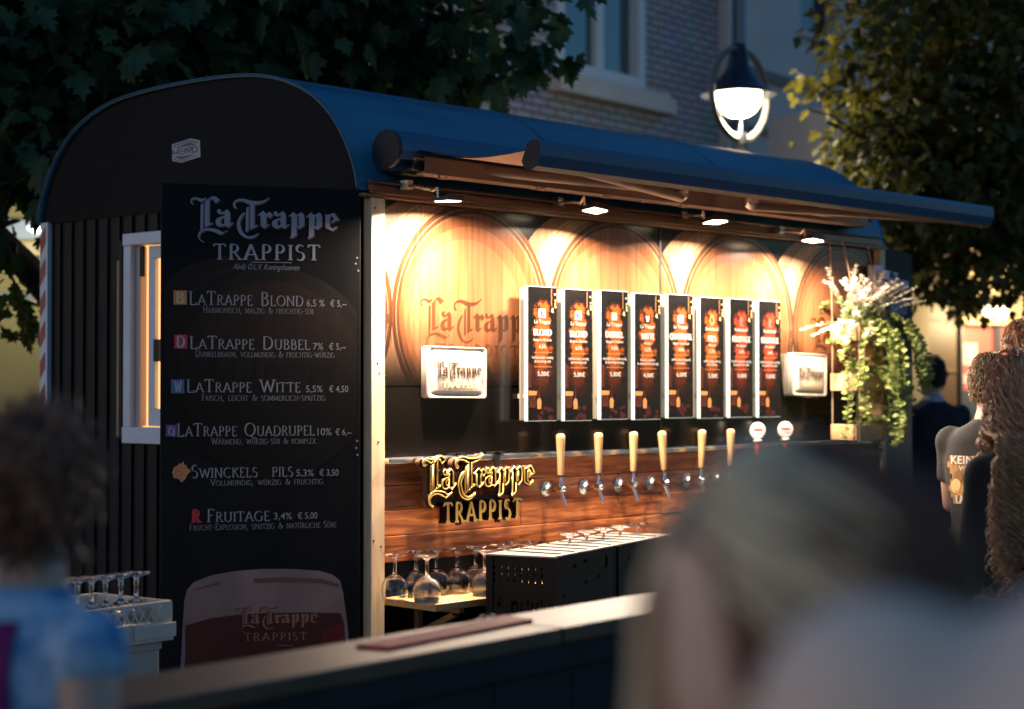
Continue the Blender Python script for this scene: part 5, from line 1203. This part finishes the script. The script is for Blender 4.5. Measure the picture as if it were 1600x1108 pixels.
b.tube([at(-30, 330, 10.1), at(35, 468, 10.15), at(70, 480, 10.3)], [.012, .009, .006], 5)
b.build('trunk', K['bark'], root, smooth=True)
crown('crown', BL, 9000, .155, HALF, K['leaf'], root, 4)
yl = leafmat('maple_leaf_lit', (.06, .085, .014), (.10, .12, .02), .4)  # yellow-green light on the low leaves is put into their colour
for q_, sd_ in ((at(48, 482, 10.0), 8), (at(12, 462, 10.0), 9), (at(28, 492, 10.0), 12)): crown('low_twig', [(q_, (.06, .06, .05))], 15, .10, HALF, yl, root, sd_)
TB = at(1680, 500, 13.9); foot = Vector((TB.x, TB.y, 0)); fork = Vector((TB.x, TB.y, 2.5))
root = thing('broad_tree', 'leafy tree beyond the far end of the trailer, lit yellow-green from below', 'tree', foot)
BL = [(at(1480, 120, 13.6), (1.0, 1.0, 1.2)), (at(1560, 280, 13.6), (1.15, 1.1, .95)), (at(1400, 250, 13.4), (.55, .6, .75)), (at(1640, 100, 13.8), (1.2, 1.2, 1.5)), (at(1465, 390, 13.3), (.5, .5, .28)), (at(1560, 410, 13.2), (.55, .5, .30)), (at(1385, 380, 13.5), (.3, .3, .3)), (at(1385, 110, 13.4), (.25, .25, .5)), (at(1345, 165, 13.3), (.10, .10, .24)), (at(1555, 20, 13.8), (.8, .8, .6)), (at(1290, 190, 13.3), (.10, .08, .03)), (at(1350, 340, 13.6), (.25, .25, .22))]
b = MB(); limbs(b, foot, fork, [c for c, r in BL], .13, rnd); b.build('trunk', K['bark'], root, smooth=True)
crown('crown', BL, 13000, .088, HALF2, K['leaf2'], root, 6, .5, .4)

# ---------------------------------------------------------------- people
skin = mat('skin', (.52, .30, .22), .5, 0, (.56, .33, .25), 9); skin.node_tree.nodes['Principled BSDF'].inputs['Subsurface Weight'].default_value = .15
skin.node_tree.nodes['Principled BSDF'].inputs['Subsurface Radius'].default_value = (.02, .008, .004)
def remeshed(mb, name, material, parent, voxel, xf, smooth=3):
    me = bpy.data.meshes.new('raw'); me.from_pydata([tuple(xf(v)) for v in mb.v], [], mb.f); me.update()
    bm = bmesh.new(); bm.from_mesh(me); bmesh.ops.recalc_face_normals(bm, faces=bm.faces); bm.to_mesh(me); bm.free()
    o = bpy.data.objects.new('raw', me); COL.objects.link(o)
    m = o.modifiers.new('r', 'REMESH'); m.mode = 'VOXEL'; m.voxel_size = voxel
    if smooth: q = o.modifiers.new('s', 'SMOOTH'); q.iterations = smooth; q.factor = .5
    dg = bpy.context.evaluated_depsgraph_get(); ev = o.evaluated_get(dg); nm = bpy.data.meshes.new_from_object(ev)
    bpy.data.objects.remove(o)
    off = WORLD[parent.name]; nm.transform(Matrix.Translation(-off)); nm.materials.clear(); nm.materials.append(material)
    nm.polygons.foreach_set('use_smooth', [True]*len(nm.polygons)); nm.name = name
    r = bpy.data.objects.new(name, nm); COL.objects.link(r); r.parent = parent; WORLD[r.name] = off
    return r
ARMS0 = dict(L=[(-.185, 0, 1.385), (-.225, -.02, 1.11), (-.235, .05, .87)], R=[(.185, 0, 1.385), (.225, -.02, 1.11), (.235, .05, .87)])
def V3(p): return Vector(p)
def torso(b, g, z0=.78, w=1.0):
    T = [(.78, .15, .10, -.005), (.90, .172*w, .118, -.01), (1.05, .145*w, .102, 0), (1.20, .163*w, .115, .0), (1.32, .178*w, .112, .0), (1.40, .165*w, .095, -.005), (1.445, .115, .075, -.005), (1.475, .066, .062, .0), (1.53, .054, .058, .012)]
    b.loft([((0, y, z), (hw+g, 0, 0), (0, hd+g, 0)) for z, hw, hd, y in T if z >= z0-.001], 28)
def arm(b, pts, g, upto=1.0, hand=True):
    s, e, w_ = [V3(p) for p in pts]
    b.ball(s, (.058+g, .058+g, .06+g), 12)
    if upto < 1:
        b.tube([s, s.lerp(e, upto*.5), s.lerp(e, upto)], [.052+g, .047+g, .045+g*1.5], 14); return
    b.tube([s, s.lerp(e, .5), e, e.lerp(w_, .35), w_], [.052+g, .046+g, .039+g, .039+g, .027+g], 14); b.ball(e, .039+g, 10)
    if hand:
        d = (w_-e).normalized(); fw = Vector((0, 1, 0)); sd = 1 if s.x > 0 else -1
        side = d.cross(Vector((1, 0, 0))).normalized(); pm = w_+d*.05
        b.loft([(w_, side*.026, Vector((1, 0, 0))*.018), (pm, side*.042, Vector((1, 0, 0))*.015), (w_+d*.095, side*.040, Vector((1, 0, 0))*.013)], 12)
        for k, (o_, L_) in enumerate(((-.030, .070), (-.010, .080), (.010, .076), (.029, .060))):
            p0 = w_+d*.088+side*o_; p1 = p0+d*L_*.5; p2 = p1+(d*.85-Vector((sd*.45, 0, 0))).normalized()*L_*.5
            b.tube([p0, p1, p2], [.0095, .0088, .0068], 8)
        p0 = w_+d*.03-side*.030; b.tube([p0, p0+(d-side*.9).normalized()*.035, p0+(d*1.3-side*.7).normalized()*.065], [.012, .011, .008], 8)
def legs(b, g, shoes=True):
    for s in (-1, 1):
        b.tube([(s*.088, -.01, .90), (s*.095, .01, .72), (s*.10, .02, .50), (s*.10, -.005, .32), (s*.10, -.02, .09)], [.092+g, .083+g, .056+g, .056+g, .042+g], 16)
        if shoes: b.loft([((s*.10, -.055, .05), (.036, 0, 0), (0, 0, .045)), ((s*.102, .02, .055), (.042, 0, 0), (0, 0, .05)), ((s*.106, .10, .038), (.046, 0, 0), (0, 0, .033)), ((s*.108, .175, .028), (.034, 0, 0), (0, 0, .022))], 14)
def head(b, c, tilt=None):
    c = V3(c); k0 = len(b.v)
    b.loft([(c+V3((0, .035, -.115)), (.024, 0, 0), (0, .022, 0)), (c+V3((0, .022, -.10)), (.045, 0, 0), (0, .062, 0)), (c+V3((0, .012, -.06)), (.062, 0, 0), (0, .083, 0)), (c+V3((0, .0, 0)), (.074, 0, 0), (0, .095, 0)), (c+V3((0, -.005, .05)), (.074, 0, 0), (0, .095, 0)), (c+V3((0, -.008, .09)), (.056, 0, 0), (0, .072, 0)), (c+V3((0, -.008, .112)), (.022, 0, 0), (0, .03, 0))], 28)
    b.tube([c+V3((0, .092, .02)), c+V3((0, .106, -.012)), c+V3((0, .117, -.030)), c+V3((0, .095, -.042))], [.009, .012, .015, .010], 10)
    b.tube([c+V3((-.024, .084, -.066)), c+V3((0, .095, -.064)), c+V3((.024, .084, -.066))], [.006, .009, .006], 8)
    b.tube([c+V3((-.045, .079, .028)), c+V3((0, .092, .03)), c+V3((.045, .079, .028))], [.008, .009, .008], 8)
    for s in (-1, 1):
        b.loft([(c+V3((s*.070, -.008, -.035)), (.006, 0, 0), (0, .010, 0)), (c+V3((s*.078, -.012, -.01)), (.008, 0, 0), (0, .017, 0)), (c+V3((s*.081, -.014, .015)), (.008, 0, 0), (0, .020, 0)), (c+V3((s*.078, -.012, .032)), (.006, 0, 0), (0, .012, 0))], 12)
    b.tube([c+V3((0, -.02, -.17)), c+V3((0, -.012, -.11)), c+V3((0, -.01, -.05))], [.058, .055, .058], 16)
def scalp(rnd, c, zmin=-.05, face=True, rx=.079, ry=.10, rz=.118):
    while True:
        d = Vector((rnd.gauss(0, 1), rnd.gauss(0, 1), rnd.gauss(0, 1))).normalized()
        p = Vector((d.x*rx, d.y*ry-.006, d.z*rz))
        if p.z < zmin: continue
        if p.y > .03 and p.z < .055+(.10-p.y)*.1: continue
        if abs(p.x) > .06 and p.y > -.03 and p.z < .03: continue
        return V3(c)+p, d
def capmesh(b, c, rx, ry, rz, zmin):
    n, k = 36, 20; o = len(b.v); c = V3(c)
    for i in range(k+1):
        for j in range(n):
            th = math.pi*.64*i/k; a = 2*math.pi*j/n; x, y, z = math.sin(th)*math.cos(a), math.sin(th)*math.sin(a), math.cos(th)
            if y > .2: z = max(z, .36+.2*(y-.2))
            b.v.append(c+V3((x*rx, y*ry-.006, z*rz)))
    for i in range(k):
        for j in range(n): b.f.append([o+i*n+j, o+(i+1)*n+j, o+(i+1)*n+(j+1) % n, o+i*n+(j+1) % n]); b.m.append(0)
def hairmat(name, c, c2): return mat(name, c, .42, 0, c2, 35, (1, 1, .25), spec=.5)
class Person:
    def __init__(s, label, loc, yaw, H, hair, shirt, trousers, arms=None, sleeve=.55, width=1.0, lean=0, bodyvox=.009, headrot=0, skinm=None):
        s.k = H/1.75; s.yaw = yaw; s.loc = V3((loc.x, loc.y, 0)); s.root = thing('person', label, 'person', s.loc); s.hr = headrot
        s.M = Matrix.Translation(s.loc) @ Matrix.Rotation(yaw, 4, 'Z') @ Matrix.Scale(s.k, 4)
        s.xf = lambda v: s.M @ V3(v); s.hc = V3((0, .022, 1.636)); arms = arms or ARMS0
        b = MB(); torso(b, 0, .78, width)
        for q in arms.values(): arm(b, q, 0)
        legs(b, 0, False); hb = MB(); head(hb, s.hc)
        rot = Matrix.Translation(s.hc) @ Matrix.Rotation(headrot, 4, 'Z') @ Matrix.Translation(-s.hc); s.rot = rot
        b.add([rot @ v for v in hb.v], hb.f)
        s.body = remeshed(b, 'body', skinm or skin, s.root, bodyvox, s.xf)
        b = MB(); torso(b, .016, .90, width)
        b2 = MB(); b2.v = b.v; b2.f = b.f
        b.v = [v if v.z < 1.47 else Vector((v.x*.98, v.y*.98, 1.47+(v.z-1.47)*.3)) for v in b.v]
        for q in arms.values(): arm(b, q, .012, sleeve if sleeve < 1 else 1.0, False)
        s.shirt = remeshed(b, 'shirt', shirt, s.root, .011, s.xf, 14)
        b = MB(); b.loft([((0, -.008, z), (hw, 0, 0), (0, hd, 0)) for z, hw, hd in ((.76, .14, .10), (.82, .175, .125), (.96, .172, .122), (1.0, .165, .115))], 28); legs(b, .012)
        remeshed(b, 'trousers', trousers, s.root, .014, s.xf, 3)
        s.hair = hair
    def hairmesh(s, b, mats, name='hair'):
        b.v = [s.xf(s.rot @ V3(v)) for v in b.v]
        return b.build(name, mats, s.root, smooth=True)
def short_hair(P, m, n=1500, L=.035, seed=1, zmin=-.06, lift=.35):
    rnd = random.Random(seed); b = MB(); capmesh(b, P.hc, .0795, .101, .119, zmin)
    for i in range(n):
        p, d = scalp(rnd, P.hc, zmin); t = (Vector((0, -.35, -1))-d*(Vector((0, -.35, -1)).dot(d))); t = t.normalized() if t.length > .1 else Vector((0, -1, 0))
        t = (t+Vector((rnd.uniform(-.5, .5), rnd.uniform(-.5, .5), rnd.uniform(-.3, .3)))+d*lift).normalized(); l = L*rnd.uniform(.6, 1.2)
        b.tube([p, p+t*l*.5+d*.004, p+t*l-d*l*.25], [.0024, .0022, .0008], 3, 0, False)
    return P.hairmesh(b, m)
def long_hair(P, m, n=260, length=.62, seed=1, amp=.013, back=.03, hw=.13):
    rnd = random.Random(seed); b = MB(); capmesh(b, P.hc, .081, .103, .121, -.08)
    for i in range(n):
        p, d = scalp(rnd, P.hc, -.07); pts = [p]; dirn = (Vector((0, -.3, -.6))-d*(Vector((0, -.3, -.6)).dot(d))+d*.25).normalized()
        ph = rnd.uniform(0, 6.28); fr = rnd.uniform(70, 110); l = length*rnd.uniform(.72, 1.04); k = int(l/.014); q = p.copy(); cx = d.x*hw*.9+rnd.uniform(-.025, .025); cy = -.075-back-abs(rnd.gauss(0, .028))
        if d.y > .3: cy = rnd.uniform(-.02, .06); cx = math.copysign(max(abs(cx), .085), cx)
        for j in range(k):
            f = min(1, j*.014/.16); down = Vector((0, 0, -1))
            tgt = Vector((P.hc.x+cx, P.hc.y+cy, 0)); pull = Vector((tgt.x-q.x, tgt.y-q.y, 0))*4.0
            dirn = (dirn*.72+(down+pull*(.25+.5*f))*.28).normalized(); q = q+dirn*.014
            rel = q-P.hc
            if rel.z > -.10:
                e = math.sqrt((rel.x/.083)**2+((rel.y+.006)/.105)**2+(rel.z/.122)**2)
                if e < 1: q = P.hc+Vector((rel.x/e, rel.y/e, rel.z/e))
            if 1.1 < q.z < 1.5 and q.y > -.13 and abs(q.x) < .17 and d.y < .3: q.y = -.13
            a = amp*min(1, j*.014/.2); s_ = j*.014*fr+ph
            pts.append(q+Vector((math.cos(s_)*a, math.sin(s_)*a*.8, 0)))
        w_ = rnd.uniform(.0014, .0034); rad = [w_*(1-.75*(j/len(pts))**3) for j in range(len(pts))]
        b.tube(pts, rad, 4, 0 if rnd.random() < .7 else 1, False, .6)
    return P.hairmesh(b, m)
def ground(px, py, d): q = at(px, py, d); return Vector((q.x, q.y, 0))
def face(deg): # yaw so that local +y looks along a direction measured from the view axis
    v = dirdeg(deg); return math.atan2(v.y, v.x)-math.pi/2
def cloth(name, c, c2, sc=6, bump=.2): return mat(name, c, .85, 0, c2, sc, bump=bump, spec=.2)
black_c = cloth('black_cotton', (.016, .015, .016), (.024, .022, .023)); denim = cloth('dark_denim', (.02, .025, .045), (.03, .036, .06), 30)
def on_surface(obj, pts, dirv, lift):
    """lay flat points onto a garment along a direction"""
    out = []; off = WORLD[obj.name]
    for p in pts:
        ok, loc, nn_, _ = obj.ray_cast(p-off-dirv*.6, dirv)
        out.append((loc+off+nn_*lift) if ok else None)
    return out
# man in a black printed T-shirt
P4 = Person('man in black T-shirt with golden back print standing near the bar end', ground(1546, 640, 7.6), face(40), 1.735, 'short', cloth('charcoal_tshirt', (.030, .028, .027), (.045, .042, .040)), denim, dict(L=[(-.175, 0, 1.385), (-.205, .06, 1.12), (-.16, .27, 1.02)], R=ARMS0['R']), sleeve=.62, width=1.03)
short_hair(P4, [hairmat('light_brown_hair', (.26, .15, .075), (.38, .24, .12))], 1500, .038, 3)
PB4 = Plane(P4.loc, (math.cos(P4.yaw), math.sin(P4.yaw), 0))
dv = -PB4.n
b = MB()
def put_print(polys, lay_off, m):
    for q in polys:
        r_ = on_surface(P4.shirt, [PB4.w(x, z, 0) for x, z in q], dv, lay_off)
        if all(r_): b.poly(r_, m)
def subrect(x0, x1, z0, z1, n=10, fn=lambda u, v: True):
    out = []
    for i in range(n):
        for j in range(n):
            if fn((i+.5)/n, (j+.5)/n): out.append([(x0+(x1-x0)*u/n, z0+(z1-z0)*v/n) for u, v in ((i, j), (i+1, j), (i+1, j+1), (i, j+1))])
    return out
kz = P4.k; px0, px1, pz0, pz1 = -.145, .125, 1.12*kz, 1.345*kz
put_print(subrect(px0, px1, pz0, pz1, 18, lambda u, v: .04 < v < .96 and (.06+.05*math.sin(v*14)) < u < (.94+.05*math.sin(v*13+1))), .003, 0)
rnd = random.Random(6)
for k in range(26):
    cx, cz_, r_ = rnd.uniform(-.10, .10), rnd.uniform(1.175, 1.265)*kz, rnd.uniform(.016, .028)
    put_print([[(cx+r_*math.cos(t*.628), cz_+r_*math.sin(t*.628)) for t in range(10)]], .0045+k*.0001, 1+k % 3)
def fitpoly(tp, x0, x1, zb, h):
    xs_ = [p[0] for q in tp[0] for p in q]; a, c = min(xs_), max(xs_)
    return [[(x0+(x-a)/(c-a)*(x1-x0), zb+y*h) for x, y in q] for q in tp[0]]
put_print(fitpoly(bf('KEIN BIER', .012), -.115, .115, 1.300*kz, .034), .008, 4)
put_print(fitpoly(bf('VOR VIER', .010), -.075, .075, 1.274*kz, .018), .008, 4)
put_print(fitpoly(serif('LA TRAPPE', .26, .08, .06, 1), -.095, .095, 1.138*kz, .032), .008, 4)
b.build('back_print', [mat('print_gold', (.36, .20, .06), .7, 0, (.26, .13, .035), 30), mat('print_cream_ball', (.60, .42, .18), .7), mat('print_amber', (.50, .24, .05), .7), mat('print_brown', (.22, .09, .03), .7), mat('print_offwhite', (.70, .64, .55), .7)], P4.shirt)
# woman with long curly hair
P5 = Person('woman in black top with long brown curly hair seen from behind', ground(1602, 640, 5.6), face(-4), 1.70, 'long', black_c, denim, dict(L=[(-.125, .02, 1.37), (-.150, .05, 1.10), (-.08, .26, 1.08)], R=[(.125, .02, 1.37), (.150, .05, 1.10), (.08, .26, 1.08)]), sleeve=1.0, width=.80)
long_hair(P5, [hairmat('chestnut_hair', (.30, .125, .055), (.44, .20, .09)), hairmat('auburn_hair', (.42, .20, .09), (.58, .31, .15))], 1000, .60, 5, .019, .03, .195)
# tall man at the edge
P6 = Person('tall man with reddish brown hair behind the long-haired woman', ground(1607, 600, 8.3), face(-30), 1.90, 'short', cloth('dark_jacket', (.03, .022, .02), (.04, .03, .027)), denim, sleeve=1.0, headrot=R(-35))
short_hair(P6, [hairmat('reddish_hair', (.20, .085, .04), (.30, .13, .06))], 1300, .04, 8)
# man in dark sweater farther away
P3 = Person('man in dark sweater with pale collar walking away in the background', ground(1457, 600, 12.0), face(-10), 1.80, 'short', cloth('dark_sweater', (.018, .019, .024), (.028, .028, .034)), denim, sleeve=1.0, width=1.12, bodyvox=.012)
short_hair(P3, [hairmat('dark_brown_hair', (.035, .018, .010), (.06, .03, .016))], 900, .04, 9)
b = MB(); b.lathe([(.075, 1.455), (.078, 1.47), (.068, 1.50), (.064, 1.50), (.07, 1.46)], (0, .0, 0), 20); b.v = [P3.xf(v) for v in b.v]; b.build('collar', cloth('pale_collar', (.35, .36, .4), (.4, .4, .45)), P3.root, smooth=True)
# woman at the left with curly updo
tie = mat('tie_dye_cotton', (.05, .20, .38), .85, 0, (.42, .54, .66), 15, bump=.2, spec=.2, detail=3)
P1 = Person('woman in blue tie-dye top with purple straps and dark curly updo', ground(38, 900, 2.75), face(42), 1.545, 'updo', tie, denim, sleeve=.05, width=.9, headrot=R(50))
rnd = random.Random(21); b = MB(); capmesh(b, P1.hc, .085, .108, .124, -.06); b.ball(P1.hc+V3((0, -.085, .045)), (.085, .075, .085), 20); b.ball(P1.hc+V3((0, -.05, .0)), (.092, .085, .10), 20)
for i in range(950):
    if i % 2: p = P1.hc+V3((0, -.085, .045)); d = Vector((rnd.gauss(0, 1), rnd.gauss(-.3, 1), rnd.gauss(.1, 1))).normalized(); p = p+Vector((d.x*.084, d.y*.074, d.z*.084))
    else: p, d = scalp(rnd, P1.hc, -.09)
    pts = [p]; dd = (d+Vector((rnd.uniform(-.6, .6), rnd.uniform(-.6, .6), rnd.uniform(-.8, .6)))).normalized(); ph = rnd.uniform(0, 6); ax = dd.orthogonal().normalized(); bx = dd.cross(ax); L_ = rnd.uniform(.025, .075); r_ = rnd.uniform(.005, .010)
    for j in range(1, 10):
        t = j/9; pts.append(p+dd*L_*t+(ax*math.cos(ph+t*11)+bx*math.sin(ph+t*11))*r_*min(1, t*2)-Vector((0, 0, .015*t*t)))
    b.tube(pts, [.0022]*8+[.0015, .0008], 3, i % 2, False)
P1.hairmesh(b, [hairmat('dark_curly_hair', (.09, .038, .022), (.14, .06, .034)), hairmat('warm_curl', (.26, .10, .05), (.36, .15, .08))])
sm_ = cloth('purple_strap', (.13, .012, .09), (.18, .02, .12), 30)
SP1 = Plane(P1.loc, (math.cos(P1.yaw), math.sin(P1.yaw), 0)); kk = P1.k
for (xa, za, xb, zb_) in ((.085, 1.43, .125, 1.0), (-.11, 1.42, .03, .95)):
    b = MB(); prev = None
    for j in range(25):
        t = j/24; x, z = xa+(xb-xa)*t, za+(zb_-za)*t; r_ = on_surface(P1.shirt, [SP1.w((x-.016)*kk, z*kk), SP1.w((x+.016)*kk, z*kk)], -SP1.n, .004)
        if all(r_):
            r2 = [p+SP1.n*.004 for p in r_]
            if prev: b.hexa([prev[0], prev[1], r_[1], r_[0], prev[2], prev[3], r2[1], r2[0]])
            prev = r_+r2
    if b.v: b.build('strap', sm_, P1.root)
# blond person close by
P2 = Person('blond person very close to the camera, face turned to the stand', ground(1274, 900, 1.20), face(-62), 1.556, 'bob', cloth('warm_grey_top', (.22, .17, .16), (.27, .21, .20)), denim, sleeve=1.0, bodyvox=.008, skinm=mat('fair_skin', (.80, .48, .34), .5, 0, (.84, .52, .38), 9))
rnd = random.Random(31); b = MB(); capmesh(b, P2.hc, .086, .108, .124, -.06)
hd_ = P2.hc
for i in range(900):
    p, d = scalp(rnd, hd_, -.08); pts = [p]; q = p.copy(); front = d.y > .62 and -.5 < d.x < .45
    if front:
        dirn = (Vector((-.15, .75, -1))).normalized(); L_ = rnd.uniform(.24, .36)
    else:
        dirn = Vector((d.x*.4, -1.0, -.55)); dirn = (dirn-d*dirn.dot(d)*.9+d*.08).normalized(); L_ = rnd.uniform(.09, .17)
    for j in range(int(L_/.016)):
        pull = Vector((0, 0, -1)) if front or q.y < hd_.y-.085 else Vector((0, -.8, -.45))
        dirn = (dirn*.75+pull*.25+Vector((rnd.uniform(-.07, .07), rnd.uniform(-.07, .07), 0))).normalized(); q = q+dirn*.016; rel = q-hd_
        e = math.sqrt((rel.x/.087)**2+((rel.y+.006)/.110)**2+(rel.z/.128)**2)
        if e < 1 and rel.z > -.12: q = hd_+rel/e
        pts.append(q.copy())
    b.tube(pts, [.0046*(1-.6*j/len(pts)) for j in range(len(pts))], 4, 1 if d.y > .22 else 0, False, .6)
P2.hairmesh(b, [hairmat('blond_hair_shaded', (.12, .052, .026), (.19, .088, .045)), hairmat('blond_hair_lit', (.85, .56, .28), (.90, .66, .38))])  # warm light in front and shade behind are put into the hair colours
b = MB(); b.tube([hd_+V3((.05, -.098, .01)), hd_+V3((.075, -.075, .0))], .006, 8); P2.hairmesh(b, [K['chrome']], 'hair_clip')
# person whose shoulder fills the lower right corner
P7 = Person('person in pale grey-pink jacket with only one broad shoulder showing', ground(1985, 900, .92), face(6), 1.80, 'short', cloth('grey_pink_fleece', (.88, .56, .40), (.90, .62, .46), 50), denim, sleeve=1.0, width=1.05)
short_hair(P7, [hairmat('brown_hair', (.10, .055, .03), (.15, .08, .045))], 700, .035, 14)
